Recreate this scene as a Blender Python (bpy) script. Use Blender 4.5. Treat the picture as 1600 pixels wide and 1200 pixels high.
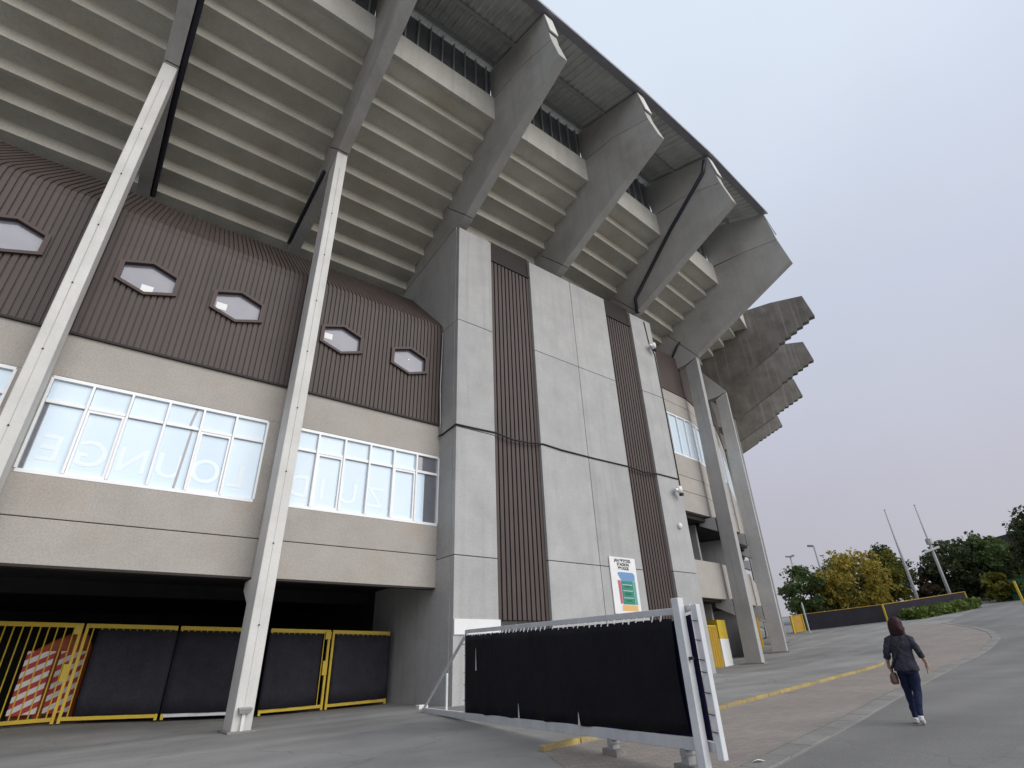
import bpy, bmesh, math, random
from mathutils import Vector, Matrix
random.seed(7)
for _o in list(bpy.data.objects): bpy.data.objects.remove(_o)
SC = bpy.context.scene
COL = SC.collection
D = 20.027                      # facade line lies 20 m in front of the camera

# ------------------------------------------------------------------ camera, sky, sun, exposure
YAW, PITCH, ROLL, FPX = 0.6688, 0.4916, -0.0401, 825.385
cd = bpy.data.cameras.new('camera'); cam = bpy.data.objects.new('camera', cd); COL.objects.link(cam)
cd.sensor_width = 36.0; cd.lens = 36.0 * FPX / 1600.0; cd.clip_start = 0.05; cd.clip_end = 3000
_F = Vector((math.sin(YAW) * math.cos(PITCH), math.cos(YAW) * math.cos(PITCH), math.sin(PITCH)))
_r = Vector((math.cos(YAW), -math.sin(YAW), 0))
_U = Vector((-math.sin(YAW) * math.sin(PITCH), -math.cos(YAW) * math.sin(PITCH), math.cos(PITCH)))
_e1 = _r * math.cos(ROLL) + _U * math.sin(ROLL)
_e2 = -_r * math.sin(ROLL) + _U * math.cos(ROLL)
_e3 = -_F
cam.matrix_world = Matrix(((_e1.x, _e2.x, _e3.x, 0), (_e1.y, _e2.y, _e3.y, 0), (_e1.z, _e2.z, _e3.z, 1.6), (0, 0, 0, 1)))
SC.camera = cam

SUN_EL, SUN_AZ = 29.0, 168.0    # direction the light comes from (degrees; azimuth clockwise from +Y)
W = bpy.data.worlds.new('World'); SC.world = W; W.use_nodes = True
wt = W.node_tree; wt.nodes.clear()
sky = wt.nodes.new('ShaderNodeTexSky'); sky.sky_type = 'NISHITA'; sky.sun_disc = False
sky.sun_elevation = math.radians(SUN_EL); sky.sun_rotation = math.radians(SUN_AZ)
sky.air_density = 1.0; sky.dust_density = 4.0; sky.ozone_density = 1.5
# a closed cloud deck over that sky: pale lavender grey, a little brighter overhead than at the horizon
geo = wt.nodes.new('ShaderNodeTexCoord')
sep = wt.nodes.new('ShaderNodeSeparateXYZ'); wt.links.new(geo.outputs['Generated'], sep.inputs[0])
ramp = wt.nodes.new('ShaderNodeValToRGB')
ramp.color_ramp.elements[0].position = 0.0; ramp.color_ramp.elements[0].color = (0.50, 0.49, 0.535, 1)
ramp.color_ramp.elements[1].position = 0.85; ramp.color_ramp.elements[1].color = (0.80, 0.89, 1.02, 1)
_m = ramp.color_ramp.elements.new(0.22); _m.color = (0.56, 0.555, 0.64, 1)
_m = ramp.color_ramp.elements.new(0.5); _m.color = (0.65, 0.70, 0.83, 1)
wt.links.new(sep.outputs['Z'], ramp.inputs[0])
nz = wt.nodes.new('ShaderNodeTexNoise'); nz.inputs['Scale'].default_value = 1.6; nz.inputs['Detail'].default_value = 5
wt.links.new(geo.outputs['Generated'], nz.inputs['Vector'])
nr = wt.nodes.new('ShaderNodeMapRange'); nr.inputs['From Min'].default_value = 0.3; nr.inputs['From Max'].default_value = 0.7
nr.inputs['To Min'].default_value = 0.95; nr.inputs['To Max'].default_value = 1.05
wt.links.new(nz.outputs['Fac'], nr.inputs['Value'])
mul = wt.nodes.new('ShaderNodeVectorMath'); mul.operation = 'SCALE'
wt.links.new(ramp.outputs['Color'], mul.inputs[0]); wt.links.new(nr.outputs['Result'], mul.inputs['Scale'])
b1 = wt.nodes.new('ShaderNodeBackground'); b1.inputs['Strength'].default_value = 0.05
wt.links.new(sky.outputs[0], b1.inputs[0])
b2 = wt.nodes.new('ShaderNodeBackground'); b2.inputs['Strength'].default_value = 0.62
wt.links.new(mul.outputs[0], b2.inputs[0])
mx = wt.nodes.new('ShaderNodeMixShader'); mx.inputs[0].default_value = 0.93
wt.links.new(b1.outputs[0], mx.inputs[1]); wt.links.new(b2.outputs[0], mx.inputs[2])
wo = wt.nodes.new('ShaderNodeOutputWorld'); wt.links.new(mx.outputs[0], wo.inputs[0])

sl = bpy.data.lights.new('sun', 'SUN'); sl.energy = 1.5; sl.angle = math.radians(60); sl.color = (1.0, 0.975, 0.94)
so = bpy.data.objects.new('sun', sl); COL.objects.link(so)
_az, _el = math.radians(SUN_AZ), math.radians(SUN_EL)
_sd = Vector((math.sin(_az) * math.cos(_el), math.cos(_az) * math.cos(_el), math.sin(_el)))
so.rotation_euler = _sd.to_track_quat('Z', 'Y').to_euler(); so.location = (0, 0, 60)
SC.view_settings.view_transform = 'Standard'; SC.view_settings.look = 'None'
SC.view_settings.exposure = 0.66; SC.view_settings.gamma = 1.0
SC.render.engine = 'CYCLES'
SC.cycles.max_bounces = 8; SC.cycles.diffuse_bounces = 5

# ------------------------------------------------------------------ helpers
def smooth(t): t = max(0.0, min(1.0, t)); return t * t * (3 - 2 * t)
def gz(s, d=5.0):
    """height of the ground at (s along the facade, d out from it)"""
    s = max(s, -30.0); e = 0.0
    ss = min(s, 95.0)
    if ss > 28:
        t = ss - 28
        e = .0023 * t * t if t < 17 else .0023 * 289 + .0782 * (t - 17)
    z = .03 * ss + e + max(0, min(s, 400) - 95) * .012
    if d < -2.5: z += .42 * smooth((-2.5 - d) / 4.0) * smooth((8 - s) / 9.0)
    return z
def P3(s, d, z): return Vector((s, D - d, z))

def wloc(o):
    v = Vector((0, 0, 0))
    while o is not None: v = v + o.location; o = o.parent
    return v
def tag(o, label=None, cat=None, group=None, kind=None):
    if label: o['label'] = label
    if cat: o['category'] = cat
    if group: o['group'] = group
    if kind: o['kind'] = kind
    return o
def empty(name, loc, label=None, cat=None, group=None):
    o = bpy.data.objects.new(name, None); COL.objects.link(o); o.location = loc; o.empty_display_size = .3
    return tag(o, label, cat, group)
class MB:
    """collects shapes given in world coordinates; build() links them as one mesh object"""
    def __init__(s): s.v = []; s.f = []; s.m = []
    def add(s, vs, fs, mi=0):
        n = len(s.v); s.v += [Vector(p) for p in vs]
        for f in fs: s.f.append([n + i for i in f]); s.m.append(mi)
    def hexa(s, a, mi=0):      # 8 corners: bottom 4 (ccw), top 4
        s.add(a, [(0, 3, 2, 1), (4, 5, 6, 7), (0, 1, 5, 4), (1, 2, 6, 5), (2, 3, 7, 6), (3, 0, 4, 7)], mi)
    def prism(s, A, B, mi=0):  # two matching polygons
        n = len(A); s.add(list(A) + list(B), [tuple(range(n))[::-1], tuple(range(n, 2 * n))] + [(i, (i + 1) % n, n + (i + 1) % n, n + i) for i in range(n)], mi)
    def bar(s, a, b, w, h=None, up=Vector((0, 0, 1)), mi=0):
        a, b = Vector(a), Vector(b); h = h or w; t = (b - a).normalized()
        x = t.cross(up)
        if x.length < 1e-4: x = t.cross(Vector((0, 1, 0)))
        x.normalize(); y = x.cross(t).normalized(); x *= w / 2; y *= h / 2
        s.hexa([a - x - y, a + x - y, b + x - y, b - x - y, a - x + y, a + x + y, b + x + y, b - x + y], mi)
    def tube(s, pts, r, n=8, mi=0, cap=True):
        pts = [Vector(p) for p in pts]; rs = r if isinstance(r, (list, tuple)) else [r] * len(pts)
        base = len(s.v); prevx = None
        for i, p in enumerate(pts):
            t = (pts[min(i + 1, len(pts) - 1)] - pts[max(i - 1, 0)]).normalized()
            x = prevx - t * prevx.dot(t) if prevx else t.orthogonal()
            if x.length < 1e-5: x = t.orthogonal()
            x.normalize(); prevx = x; y = t.cross(x)
            for k in range(n):
                a = 2 * math.pi * k / n
                s.v.append(p + (x * math.cos(a) + y * math.sin(a)) * rs[i])
        for i in range(len(pts) - 1):
            for k in range(n):
                a = base + i * n + k; b = base + i * n + (k + 1) % n
                s.f.append([a, b, b + n, a + n]); s.m.append(mi)
        if cap:
            s.f.append([base + k for k in range(n)][::-1]); s.m.append(mi)
            e = base + (len(pts) - 1) * n; s.f.append([e + k for k in range(n)]); s.m.append(mi)
    def build(s, name, mat, parent=None, smooth=False, bevel=0, recalc=True):
        me = bpy.data.meshes.new(name); L = wloc(parent) if parent else Vector((0, 0, 0))
        me.from_pydata([tuple(p - L) for p in s.v], [], s.f); 
        mats = mat if isinstance(mat, (list, tuple)) else [mat]
        for m in mats: me.materials.append(m)
        if len(mats) > 1: me.polygons.foreach_set('material_index', s.m)
        if recalc or bevel:
            bm = bmesh.new(); bm.from_mesh(me)
            if recalc: bmesh.ops.recalc_face_normals(bm, faces=bm.faces)
            bm.to_mesh(me); bm.free()
        if smooth: me.polygons.foreach_set('use_smooth', [True] * len(me.polygons))
        me.update(); o = bpy.data.objects.new(name, me); COL.objects.link(o)
        if parent: o.parent = parent
        if bevel:
            b = o.modifiers.new('Bevel', 'BEVEL'); b.width = bevel; b.segments = 2; b.limit_method = 'ANGLE'; b.angle_limit = math.radians(40)
        return o

# ------------------------------------------------------------------ materials
def mat(name, c, c2=None, scale=2.0, rough=.85, metal=0.0, bump=0.0, bscale=30.0, streak=0.0, fine=0.0, spec=.3, coat=0.0, detail=6, streak_c=None, blotch=None):
    m = bpy.data.materials.new(name); m.use_nodes = True; nt = m.node_tree; N = nt.nodes; Lk = nt.links
    p = N['Principled BSDF']; p.inputs['Roughness'].default_value = rough; p.inputs['Metallic'].default_value = metal
    p.inputs['Specular IOR Level'].default_value = spec; p.inputs['Coat Weight'].default_value = coat
    tc = N.new('ShaderNodeNewGeometry'); pos = tc.outputs['Position']
    c = tuple(c) + (1,)
    if c2 is None:
        p.inputs['Base Color'].default_value = c
        out = None
    else:
        n1 = N.new('ShaderNodeTexNoise'); n1.inputs['Scale'].default_value = scale; n1.inputs['Detail'].default_value = detail; n1.inputs['Roughness'].default_value = .62
        Lk.new(pos, n1.inputs['Vector'])
        r = N.new('ShaderNodeValToRGB'); r.color_ramp.elements[0].position = .32; r.color_ramp.elements[1].position = .68
        r.color_ramp.elements[0].color = c; r.color_ramp.elements[1].color = tuple(c2) + (1,)
        Lk.new(n1.outputs['Fac'], r.inputs[0]); out = r.outputs[0]
        def mixin(fac_socket, colour, amount):
            nonlocal out
            mr = N.new('ShaderNodeMapRange'); mr.inputs['From Min'].default_value = .52; mr.inputs['From Max'].default_value = .78
            mr.inputs['To Max'].default_value = amount; Lk.new(fac_socket, mr.inputs['Value'])
            mm = N.new('ShaderNodeMix'); mm.data_type = 'RGBA'; Lk.new(mr.outputs[0], mm.inputs['Factor'])
            Lk.new(out, mm.inputs['A']); mm.inputs['B'].default_value = tuple(colour) + (1,); out = mm.outputs['Result']
        if streak:
            mp = N.new('ShaderNodeMapping'); mp.inputs['Scale'].default_value = (2.2, 2.2, .10); Lk.new(pos, mp.inputs['Vector'])
            n2 = N.new('ShaderNodeTexNoise'); n2.inputs['Scale'].default_value = 1.4; n2.inputs['Detail'].default_value = 7; Lk.new(mp.outputs[0], n2.inputs['Vector'])
            mixin(n2.outputs['Fac'], streak_c or [x * .55 for x in c[:3]], streak)
        if blotch:
            n4 = N.new('ShaderNodeTexNoise'); n4.inputs['Scale'].default_value = blotch[1]; n4.inputs['Detail'].default_value = 8; Lk.new(pos, n4.inputs['Vector'])
            mixin(n4.outputs['Fac'], blotch[0], blotch[2])
        if fine:
            n3 = N.new('ShaderNodeTexNoise'); n3.inputs['Scale'].default_value = bscale * .8; n3.inputs['Detail'].default_value = 3; Lk.new(pos, n3.inputs['Vector'])
            hs = N.new('ShaderNodeMapRange'); hs.inputs['From Min'].default_value = .3; hs.inputs['From Max'].default_value = .7
            hs.inputs['To Min'].default_value = 1 - fine; hs.inputs['To Max'].default_value = 1 + fine; Lk.new(n3.outputs['Fac'], hs.inputs['Value'])
            vm = N.new('ShaderNodeVectorMath'); vm.operation = 'SCALE'; Lk.new(out, vm.inputs[0]); Lk.new(hs.outputs[0], vm.inputs['Scale']); out = vm.outputs[0]
        Lk.new(out, p.inputs['Base Color'])
    if bump:
        nb = N.new('ShaderNodeTexNoise'); nb.inputs['Scale'].default_value = bscale; nb.inputs['Detail'].default_value = 5; Lk.new(pos, nb.inputs['Vector'])
        bp = N.new('ShaderNodeBump'); bp.inputs['Strength'].default_value = bump; bp.inputs['Distance'].default_value = .02
        Lk.new(nb.outputs['Fac'], bp.inputs['Height']); Lk.new(bp.outputs[0], p.inputs['Normal'])
    return m
M = {}
M['conc_col'] = mat('pale_column_concrete', (.68, .67, .635), (.58, .57, .54), .9, bump=.2, bscale=22, streak=.25, fine=.03, streak_c=(.36, .355, .33))
M['conc_rib'] = mat('rib_concrete', (.47, .465, .44), (.385, .38, .358), .6, bump=.25, bscale=18, streak=.3, fine=.06, blotch=((.28, .24, .195), .33, .7))
M['conc_weathered'] = mat('rain_stained_concrete', (.19, .175, .155), (.115, .105, .093), .7, bump=.3, bscale=16, streak=.6, fine=.08, streak_c=(.30, .29, .265), blotch=((.33, .32, .30), .5, .35))  # far ribs' shade put into the dark base, with stain streaks over it
M['conc_pier'] = mat('pier_concrete', (.44, .437, .428), (.365, .363, .357), .7, bump=.3, bscale=16, streak=.4, fine=.07, streak_c=(.27, .27, .265))
M['conc_core'] = mat('joint_dark_concrete', (.10, .10, .095), (.07, .07, .065), 3)
M['conc_step'] = mat('terrace_concrete', (.64, .62, .54), (.52, .50, .43), .55, bump=.3, bscale=15, fine=.08, blotch=((.42, .34, .24), .25, .6))
M['conc_beam'] = mat('terrace_beam_concrete', (.56, .55, .50), (.48, .47, .42), .8, bump=.25, bscale=18, streak=.35, fine=.06)
M['pebble'] = mat('pebble_dash', (.415, .388, .355), (.37, .346, .315), .9, bump=.5, bscale=22, fine=.10, blotch=((.36, .27, .17), .5, .25))
M['brown'] = mat('brown_sheet', (.080, .061, .054), (.066, .051, .045), .7, rough=.55, spec=.35, streak=.25, fine=.04)
M['brown_frame'] = mat('brown_frame', (.082, .056, .052), (.07, .048, .045), 2, rough=.5)
M['brown_dark'] = mat('brown_dark', (.03, .022, .02), (.024, .018, .017), 2, rough=.6)
M['alu'] = mat('white_aluminium', (.86, .87, .87), (.82, .83, .83), 3, rough=.35, spec=.5)
M['film'] = mat('frosted_window_film', (.67, .785, .86), (.58, .72, .84), .28, rough=.15, spec=.5, coat=.2)  # bright sky reflection put into the pale blue base of the panes
M['film_dark'] = mat('clear_dark_pane', (.16, .17, .19), (.13, .14, .16), 2, rough=.06, spec=.9, coat=.5)
M['letter'] = mat('white_letter_film', (.80, .885, .92), (.78, .865, .90), 2, rough=.3)
M['hexglass'] = mat('hexagon_glass', (.24, .24, .28), (.20, .20, .24), 1, rough=.10, spec=.5, coat=.25)
M['glass_dark'] = mat('dark_glazing', (.13, .135, .14), (.10, .103, .108), 2, rough=.2, spec=.5)
M['paper'] = mat('white_paper', (.86, .87, .86), None)  # white of the litter scrap and of the painted light squares
M['roof'] = mat('roof_sheet', (.50, .505, .485), (.42, .425, .41), .8, rough=.6, spec=.3, fine=.05, blotch=((.2, .19, .175), .4, .5))
M['steel_grey'] = mat('grey_steel', (.36, .365, .36), (.31, .315, .31), 2, rough=.5, spec=.4)
M['fascia'] = mat('roof_edge_flashing', (.27, .265, .30), (.23, .23, .26), 2, rough=.45, spec=.4)
M['white_steel'] = mat('white_painted_steel', (.66, .68, .69), (.56, .58, .60), 2.5, rough=.45, spec=.4, streak=.3)
M['galv'] = mat('galvanised_steel', (.42, .43, .44), (.35, .36, .37), 4, rough=.4, metal=.4)
M['yellow'] = mat('yellow_paint', (.62, .44, .035), (.54, .38, .03), 3, rough=.5, spec=.4, blotch=((.35, .25, .08), 1.5, .4))
M['yellow_dull'] = mat('ochre_panel', (.42, .25, .035), (.34, .20, .03), 2, rough=.6)
M['net'] = mat('black_mesh_cloth', (.0085, .0085, .013), (.005, .005, .009), 2.0, rough=.75, bump=.5, bscale=9, spec=.2)
M['net_grey'] = mat('dark_mesh_cloth', (.030, .030, .038), (.021, .021, .028), 1.3, rough=.8, bump=.4, bscale=14, spec=.15, fine=.12)
M['navy'] = mat('navy_cloth', (.006, .008, .05), (.005, .006, .035), 2, rough=.8)
M['black'] = mat('black_plastic', (.02, .02, .022), None, rough=.5)
M['pipe'] = mat('dark_downpipe', (.022, .023, .035), None, rough=.45)
M['red'] = mat('red_board', (.52, .045, .04), (.45, .04, .035), 3, rough=.5)
M['orange'] = mat('orange_plastic', (.55, .12, .035), (.45, .09, .03), 2, rough=.5)
M['white'] = mat('white_paint', (.80, .80, .79), (.74, .74, .73), 3, rough=.5)
M['sgreen'] = mat('map_green', (.04, .24, .17), None, rough=.4); M['sgreen2'] = mat('map_dark_green', (.02, .15, .10), None, rough=.4)
M['sblue'] = mat('map_blue', (.16, .30, .52), None, rough=.4); M['sred'] = mat('map_red', (.48, .13, .19), None, rough=.4)
M['sorange'] = mat('map_orange', (.72, .44, .17), None, rough=.4); M['steal'] = mat('map_teal', (.12, .36, .33), None, rough=.4)
M['ink'] = mat('black_ink', (.02, .02, .022), None, rough=.5)
M['asphalt'] = mat('forecourt_asphalt', (.315, .308, .295), (.24, .236, .229), .30, rough=.9, bump=.5, bscale=55, fine=.16, blotch=((.15, .15, .152), .21, .75), spec=.2)
M['road'] = mat('road_asphalt', (.232, .226, .216), (.182, .178, .171), .25, rough=.9, bump=.5, bscale=60, fine=.18, blotch=((.24, .235, .23), .12, .5), spec=.2)
M['gutter'] = mat('gutter_concrete', (.27, .258, .24), (.215, .207, .195), 1.5, bump=.4, bscale=30, fine=.12)
M['kerb'] = mat('yellow_kerb', (.42, .31, .10), (.30, .24, .12), 2.2, rough=.8, bump=.4, bscale=25, fine=.1, blotch=((.27, .25, .22), 1.1, .75))
M['dark_in'] = mat('dark_interior', (.045, .045, .045), (.03, .03, .03), 1)  # darkness of the unlit interior put into the colour
M['pole'] = mat('pole_grey', (.42, .43, .45), None, rough=.4)
M['wood'] = mat('bark', (.10, .075, .05), (.06, .045, .03), 6)
M['house'] = mat('dark_roof_tiles', (.055, .05, .05), (.04, .037, .037), 2)
M['greennet'] = mat('green_fence_mesh', (.03, .13, .085), (.025, .10, .07), 2)
M['blue_sign'] = mat('blue_sign', (.03, .05, .30), None, rough=.4)

def worn(m, crack=.45, patch=.14):
    nt = m.node_tree; N = nt.nodes; p = N['Principled BSDF']; src = p.inputs['Base Color'].links[0].from_socket
    g_ = N.new('ShaderNodeNewGeometry')
    dn = N.new('ShaderNodeTexNoise'); dn.inputs['Scale'].default_value = .9; dn.inputs['Detail'].default_value = 6; nt.links.new(g_.outputs['Position'], dn.inputs['Vector'])
    ad = N.new('ShaderNodeVectorMath'); ad.operation = 'MULTIPLY_ADD'; nt.links.new(dn.outputs['Color'], ad.inputs[0]); ad.inputs[1].default_value = (1.6, 1.6, 0); nt.links.new(g_.outputs['Position'], ad.inputs[2])
    v1 = N.new('ShaderNodeTexVoronoi'); v1.feature = 'DISTANCE_TO_EDGE'; v1.inputs['Scale'].default_value = .22; nt.links.new(ad.outputs[0], v1.inputs['Vector'])
    r1 = N.new('ShaderNodeMapRange'); r1.inputs['From Max'].default_value = .006; r1.inputs['To Min'].default_value = 1 - crack; r1.inputs['To Max'].default_value = 1; nt.links.new(v1.outputs['Distance'], r1.inputs['Value'])
    mp = N.new('ShaderNodeMapping'); mp.inputs['Scale'].default_value = (.16, .42, 1); mp.inputs['Rotation'].default_value = (0, 0, .25); nt.links.new(g_.outputs['Position'], mp.inputs['Vector'])
    v2 = N.new('ShaderNodeTexVoronoi'); v2.distance = 'CHEBYCHEV'; v2.inputs['Scale'].default_value = 1; nt.links.new(mp.outputs[0], v2.inputs['Vector'])
    sp = N.new('ShaderNodeSeparateColor'); nt.links.new(v2.outputs['Color'], sp.inputs[0])
    r2 = N.new('ShaderNodeMapRange'); r2.inputs['To Min'].default_value = 1 - patch; r2.inputs['To Max'].default_value = 1 + patch * .5; nt.links.new(sp.outputs[0], r2.inputs['Value'])
    # faint tyre sweeps
    mw = N.new('ShaderNodeTexWave'); mw.wave_type = 'RINGS'; mw.inputs['Scale'].default_value = .16; mw.inputs['Distortion'].default_value = 6; mw.inputs['Detail'].default_value = 3; mw.inputs['Detail Scale'].default_value = .3; nt.links.new(g_.outputs['Position'], mw.inputs['Vector'])
    r3 = N.new('ShaderNodeMapRange'); r3.inputs['To Min'].default_value = .95; r3.inputs['To Max'].default_value = 1.05; nt.links.new(mw.outputs['Fac'], r3.inputs['Value'])
    out = src
    for q in (r1, r2, r3):
        vm = N.new('ShaderNodeVectorMath'); vm.operation = 'SCALE'; nt.links.new(out, vm.inputs[0]); nt.links.new(q.outputs[0], vm.inputs['Scale']); out = vm.outputs[0]
    nt.links.new(out, p.inputs['Base Color'])
worn(M['asphalt'], .22, .14); worn(M['road'], .16, .08)
def piece_tone(m, amt):
    nt = m.node_tree; N = nt.nodes; p = N['Principled BSDF']; src = p.inputs['Base Color'].links[0].from_socket
    o_ = N.new('ShaderNodeObjectInfo'); r1 = N.new('ShaderNodeMapRange'); r1.inputs['To Min'].default_value = 1 - amt; r1.inputs['To Max'].default_value = 1 + amt
    nt.links.new(o_.outputs['Random'], r1.inputs['Value']); vm = N.new('ShaderNodeVectorMath'); vm.operation = 'SCALE'
    nt.links.new(src, vm.inputs[0]); nt.links.new(r1.outputs[0], vm.inputs['Scale']); nt.links.new(vm.outputs[0], p.inputs['Base Color'])
for k_, a_ in (('conc_pier', .07), ('conc_step', .06), ('conc_rib', .05), ('film', .05), ('pebble', .03), ('kerb', .14), ('gutter', .10), ('net_grey', .2), ('conc_beam', .05)): piece_tone(M[k_], a_)
def island_fade(m, amt):
    nt = m.node_tree; N = nt.nodes; p = N['Principled BSDF']; src = p.inputs['Base Color'].links[0].from_socket
    g_ = N.new('ShaderNodeNewGeometry'); r1 = N.new('ShaderNodeMapRange'); r1.inputs['To Min'].default_value = 1 - amt; r1.inputs['To Max'].default_value = 1 + amt
    nt.links.new(g_.outputs['Random Per Island'], r1.inputs['Value']); vm = N.new('ShaderNodeVectorMath'); vm.operation = 'SCALE'
    nt.links.new(src, vm.inputs[0]); nt.links.new(r1.outputs[0], vm.inputs['Scale']); nt.links.new(vm.outputs[0], p.inputs['Base Color'])
island_fade(M['brown'], .07)
def brick_mat():
    m = mat('brick_paving', (.32, .29, .262), (.255, .232, .212), .5, rough=.9, bump=.4, bscale=40, fine=.12)
    nt = m.node_tree; N = nt.nodes; p = N['Principled BSDF']
    src = p.inputs['Base Color'].links[0].from_socket
    g = N.new('ShaderNodeNewGeometry'); mp = N.new('ShaderNodeMapping'); mp.inputs['Rotation'].default_value = (0, 0, math.radians(35))
    nt.links.new(g.outputs['Position'], mp.inputs['Vector'])
    b = N.new('ShaderNodeTexBrick'); b.inputs['Scale'].default_value = 2.2; b.inputs['Mortar Size'].default_value = .014
    b.inputs['Color1'].default_value = (1.12, 1.05, 1.0, 1); b.inputs['Color2'].default_value = (.86, .86, .88, 1); b.inputs['Mortar'].default_value = (.62, .62, .60, 1)
    nt.links.new(mp.outputs[0], b.inputs['Vector'])
    mm = N.new('ShaderNodeMix'); mm.data_type = 'RGBA'; mm.blend_type = 'MULTIPLY'; mm.inputs['Factor'].default_value = .85
    nt.links.new(src, mm.inputs['A']); nt.links.new(b.outputs['Color'], mm.inputs['B']); nt.links.new(mm.outputs['Result'], p.inputs['Base Color'])
    return m
M['brickpave'] = brick_mat()

def leaf_mat(name, cols, trans=.25):
    m = bpy.data.materials.new(name); m.use_nodes = True; nt = m.node_tree; N = nt.nodes
    p = N['Principled BSDF']; p.inputs['Roughness'].default_value = .6; p.inputs['Specular IOR Level'].default_value = .2
    g = N.new('ShaderNodeNewGeometry'); n = N.new('ShaderNodeTexNoise'); n.inputs['Scale'].default_value = .45; n.inputs['Detail'].default_value = 3
    nt.links.new(g.outputs['Position'], n.inputs['Vector'])
    a = N.new('ShaderNodeMath'); a.operation = 'MULTIPLY_ADD'; a.inputs[1].default_value = .35; nt.links.new(g.outputs['Random Per Island'], a.inputs[0])
    s_ = N.new('ShaderNodeMath'); s_.operation = 'MULTIPLY_ADD'; s_.inputs[1].default_value = 1.5; s_.inputs[2].default_value = -.42
    nt.links.new(n.outputs['Fac'], s_.inputs[0]); nt.links.new(s_.outputs[0], a.inputs[2])
    r = N.new('ShaderNodeValToRGB'); els = r.color_ramp.elements
    els[0].position = 0; els[0].color = cols[0] + (1,); els[1].position = 1; els[1].color = cols[-1] + (1,)
    for i, c in enumerate(cols[1:-1]): e = els.new((i + 1) / (len(cols) - 1)); e.color = c + (1,)
    nt.links.new(a.outputs[0], r.inputs[0]); nt.links.new(r.outputs[0], p.inputs['Base Color'])
    t = N.new('ShaderNodeBsdfTranslucent'); nt.links.new(r.outputs[0], t.inputs[0])
    mxx = N.new('ShaderNodeMixShader'); mxx.inputs[0].default_value = trans
    nt.links.new(p.outputs[0], mxx.inputs[1]); nt.links.new(t.outputs[0], mxx.inputs[2]); nt.links.new(mxx.outputs[0], N['Material Output'].inputs[0])
    return m
M['leaf_green'] = leaf_mat('mid_green_leaves', [(.055, .085, .03), (.085, .125, .04), (.12, .16, .055)])
M['leaf_dark'] = leaf_mat('dark_green_leaves', [(.034, .052, .024), (.052, .075, .032), (.08, .10, .042)])
M['leaf_yellow'] = leaf_mat('yellowing_leaves', [(.17, .16, .035), (.27, .23, .045), (.36, .28, .05), (.42, .28, .05)], .3)
M['leaf_yg'] = leaf_mat('yellow_green_leaves', [(.08, .10, .02), (.13, .14, .025), (.22, .18, .03)], .3)
M['leaf_brown'] = leaf_mat('brownish_leaves', [(.05, .04, .025), (.08, .055, .03), (.07, .07, .03)])
M['leaf_hedge'] = leaf_mat('low_planting', [(.07, .11, .025), (.11, .155, .035), (.17, .20, .055)])

# ------------------------------------------------------------------ ground, road, paving
def lin(pts, s):
    if s <= pts[0][0]: return pts[0][1]
    for (a, x), (b, y) in zip(pts, pts[1:]):
        if s <= b: return x + (y - x) * (s - a) / (b - a)
    return pts[-1][1]
KERB = [(7.4, 11.17), (8.6, 11.08), (14, 10.5), (17.3, 9.95), (23.9, 8.9), (32.5, 7.55), (45, 4.2), (60, -.6), (72, -4.0)]
GUT = [(-60, 27), (0, 16.3), (5, 15.45), (8.25, 14.87), (13.3, 14.0), (18.7, 12.95), (31.5, 10.7), (40, 10.0), (46, 9.3), (50, 8.2), (54, 6.4), (60, 2.9)]
def samples(a, b, st):
    n = max(1, int(round((b - a) / st))); return [a + (b - a) * i / n for i in range(n + 1)]
ss = [-700, -200, -80, -40] + samples(-30, 100, 1.0) + [110, 130, 170, 250, 400, 900]
dd = [900, 300, 100, 50, 30, 20, 12, 6, 3, 0, -1, -2] + samples(-2.5, -7, .5) + [-9, -14, -25, -50, -100, -300, -900]
g = MB(); g.v = [P3(s, d, gz(s, d)) for s in ss for d in dd]
nd = len(dd)
g.f = [[i * nd + j, i * nd + j + 1, (i + 1) * nd + j + 1, (i + 1) * nd + j] for i in range(len(ss) - 1) for j in range(nd - 1)]; g.m = [0] * len(g.f)
tag(g.build('ground', M['asphalt'], smooth=True), 'grey asphalt forecourt in front of the stand', kind='structure')
def strip(name, sl, dl, dr, off, m):
    b = MB()
    for s in sl: b.v += [P3(s, dl(s), gz(s) + off), P3(s, dr(s), gz(s) + off)]
    b.f = [[2 * i, 2 * i + 1, 2 * i + 3, 2 * i + 2] for i in range(len(sl) - 1)]; b.m = [0] * len(b.f)
    return tag(b.build(name, m, smooth=True), kind='structure')
strip('brick_pavement', samples(5.2, 60, .5), lambda s: lin(KERB, s) if s > 7.4 else lin([(5.2, 15.2), (7.4, 11.17)], s), lambda s: lin(GUT, s) - .25, .006, M['brickpave'])
strip('road', [-60, -40] + samples(-30, 60, 1) , lambda s: lin(GUT, s) + .25, lambda s: lin(GUT, s) + 16, .006, M['road'])
strip('far_road', samples(60, 120, 2), lambda s: lin([(60, 3.15), (70, 2.2), (80, 2.0), (120, 1.0)], s), lambda s: 18.9, .006, M['road'])

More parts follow.
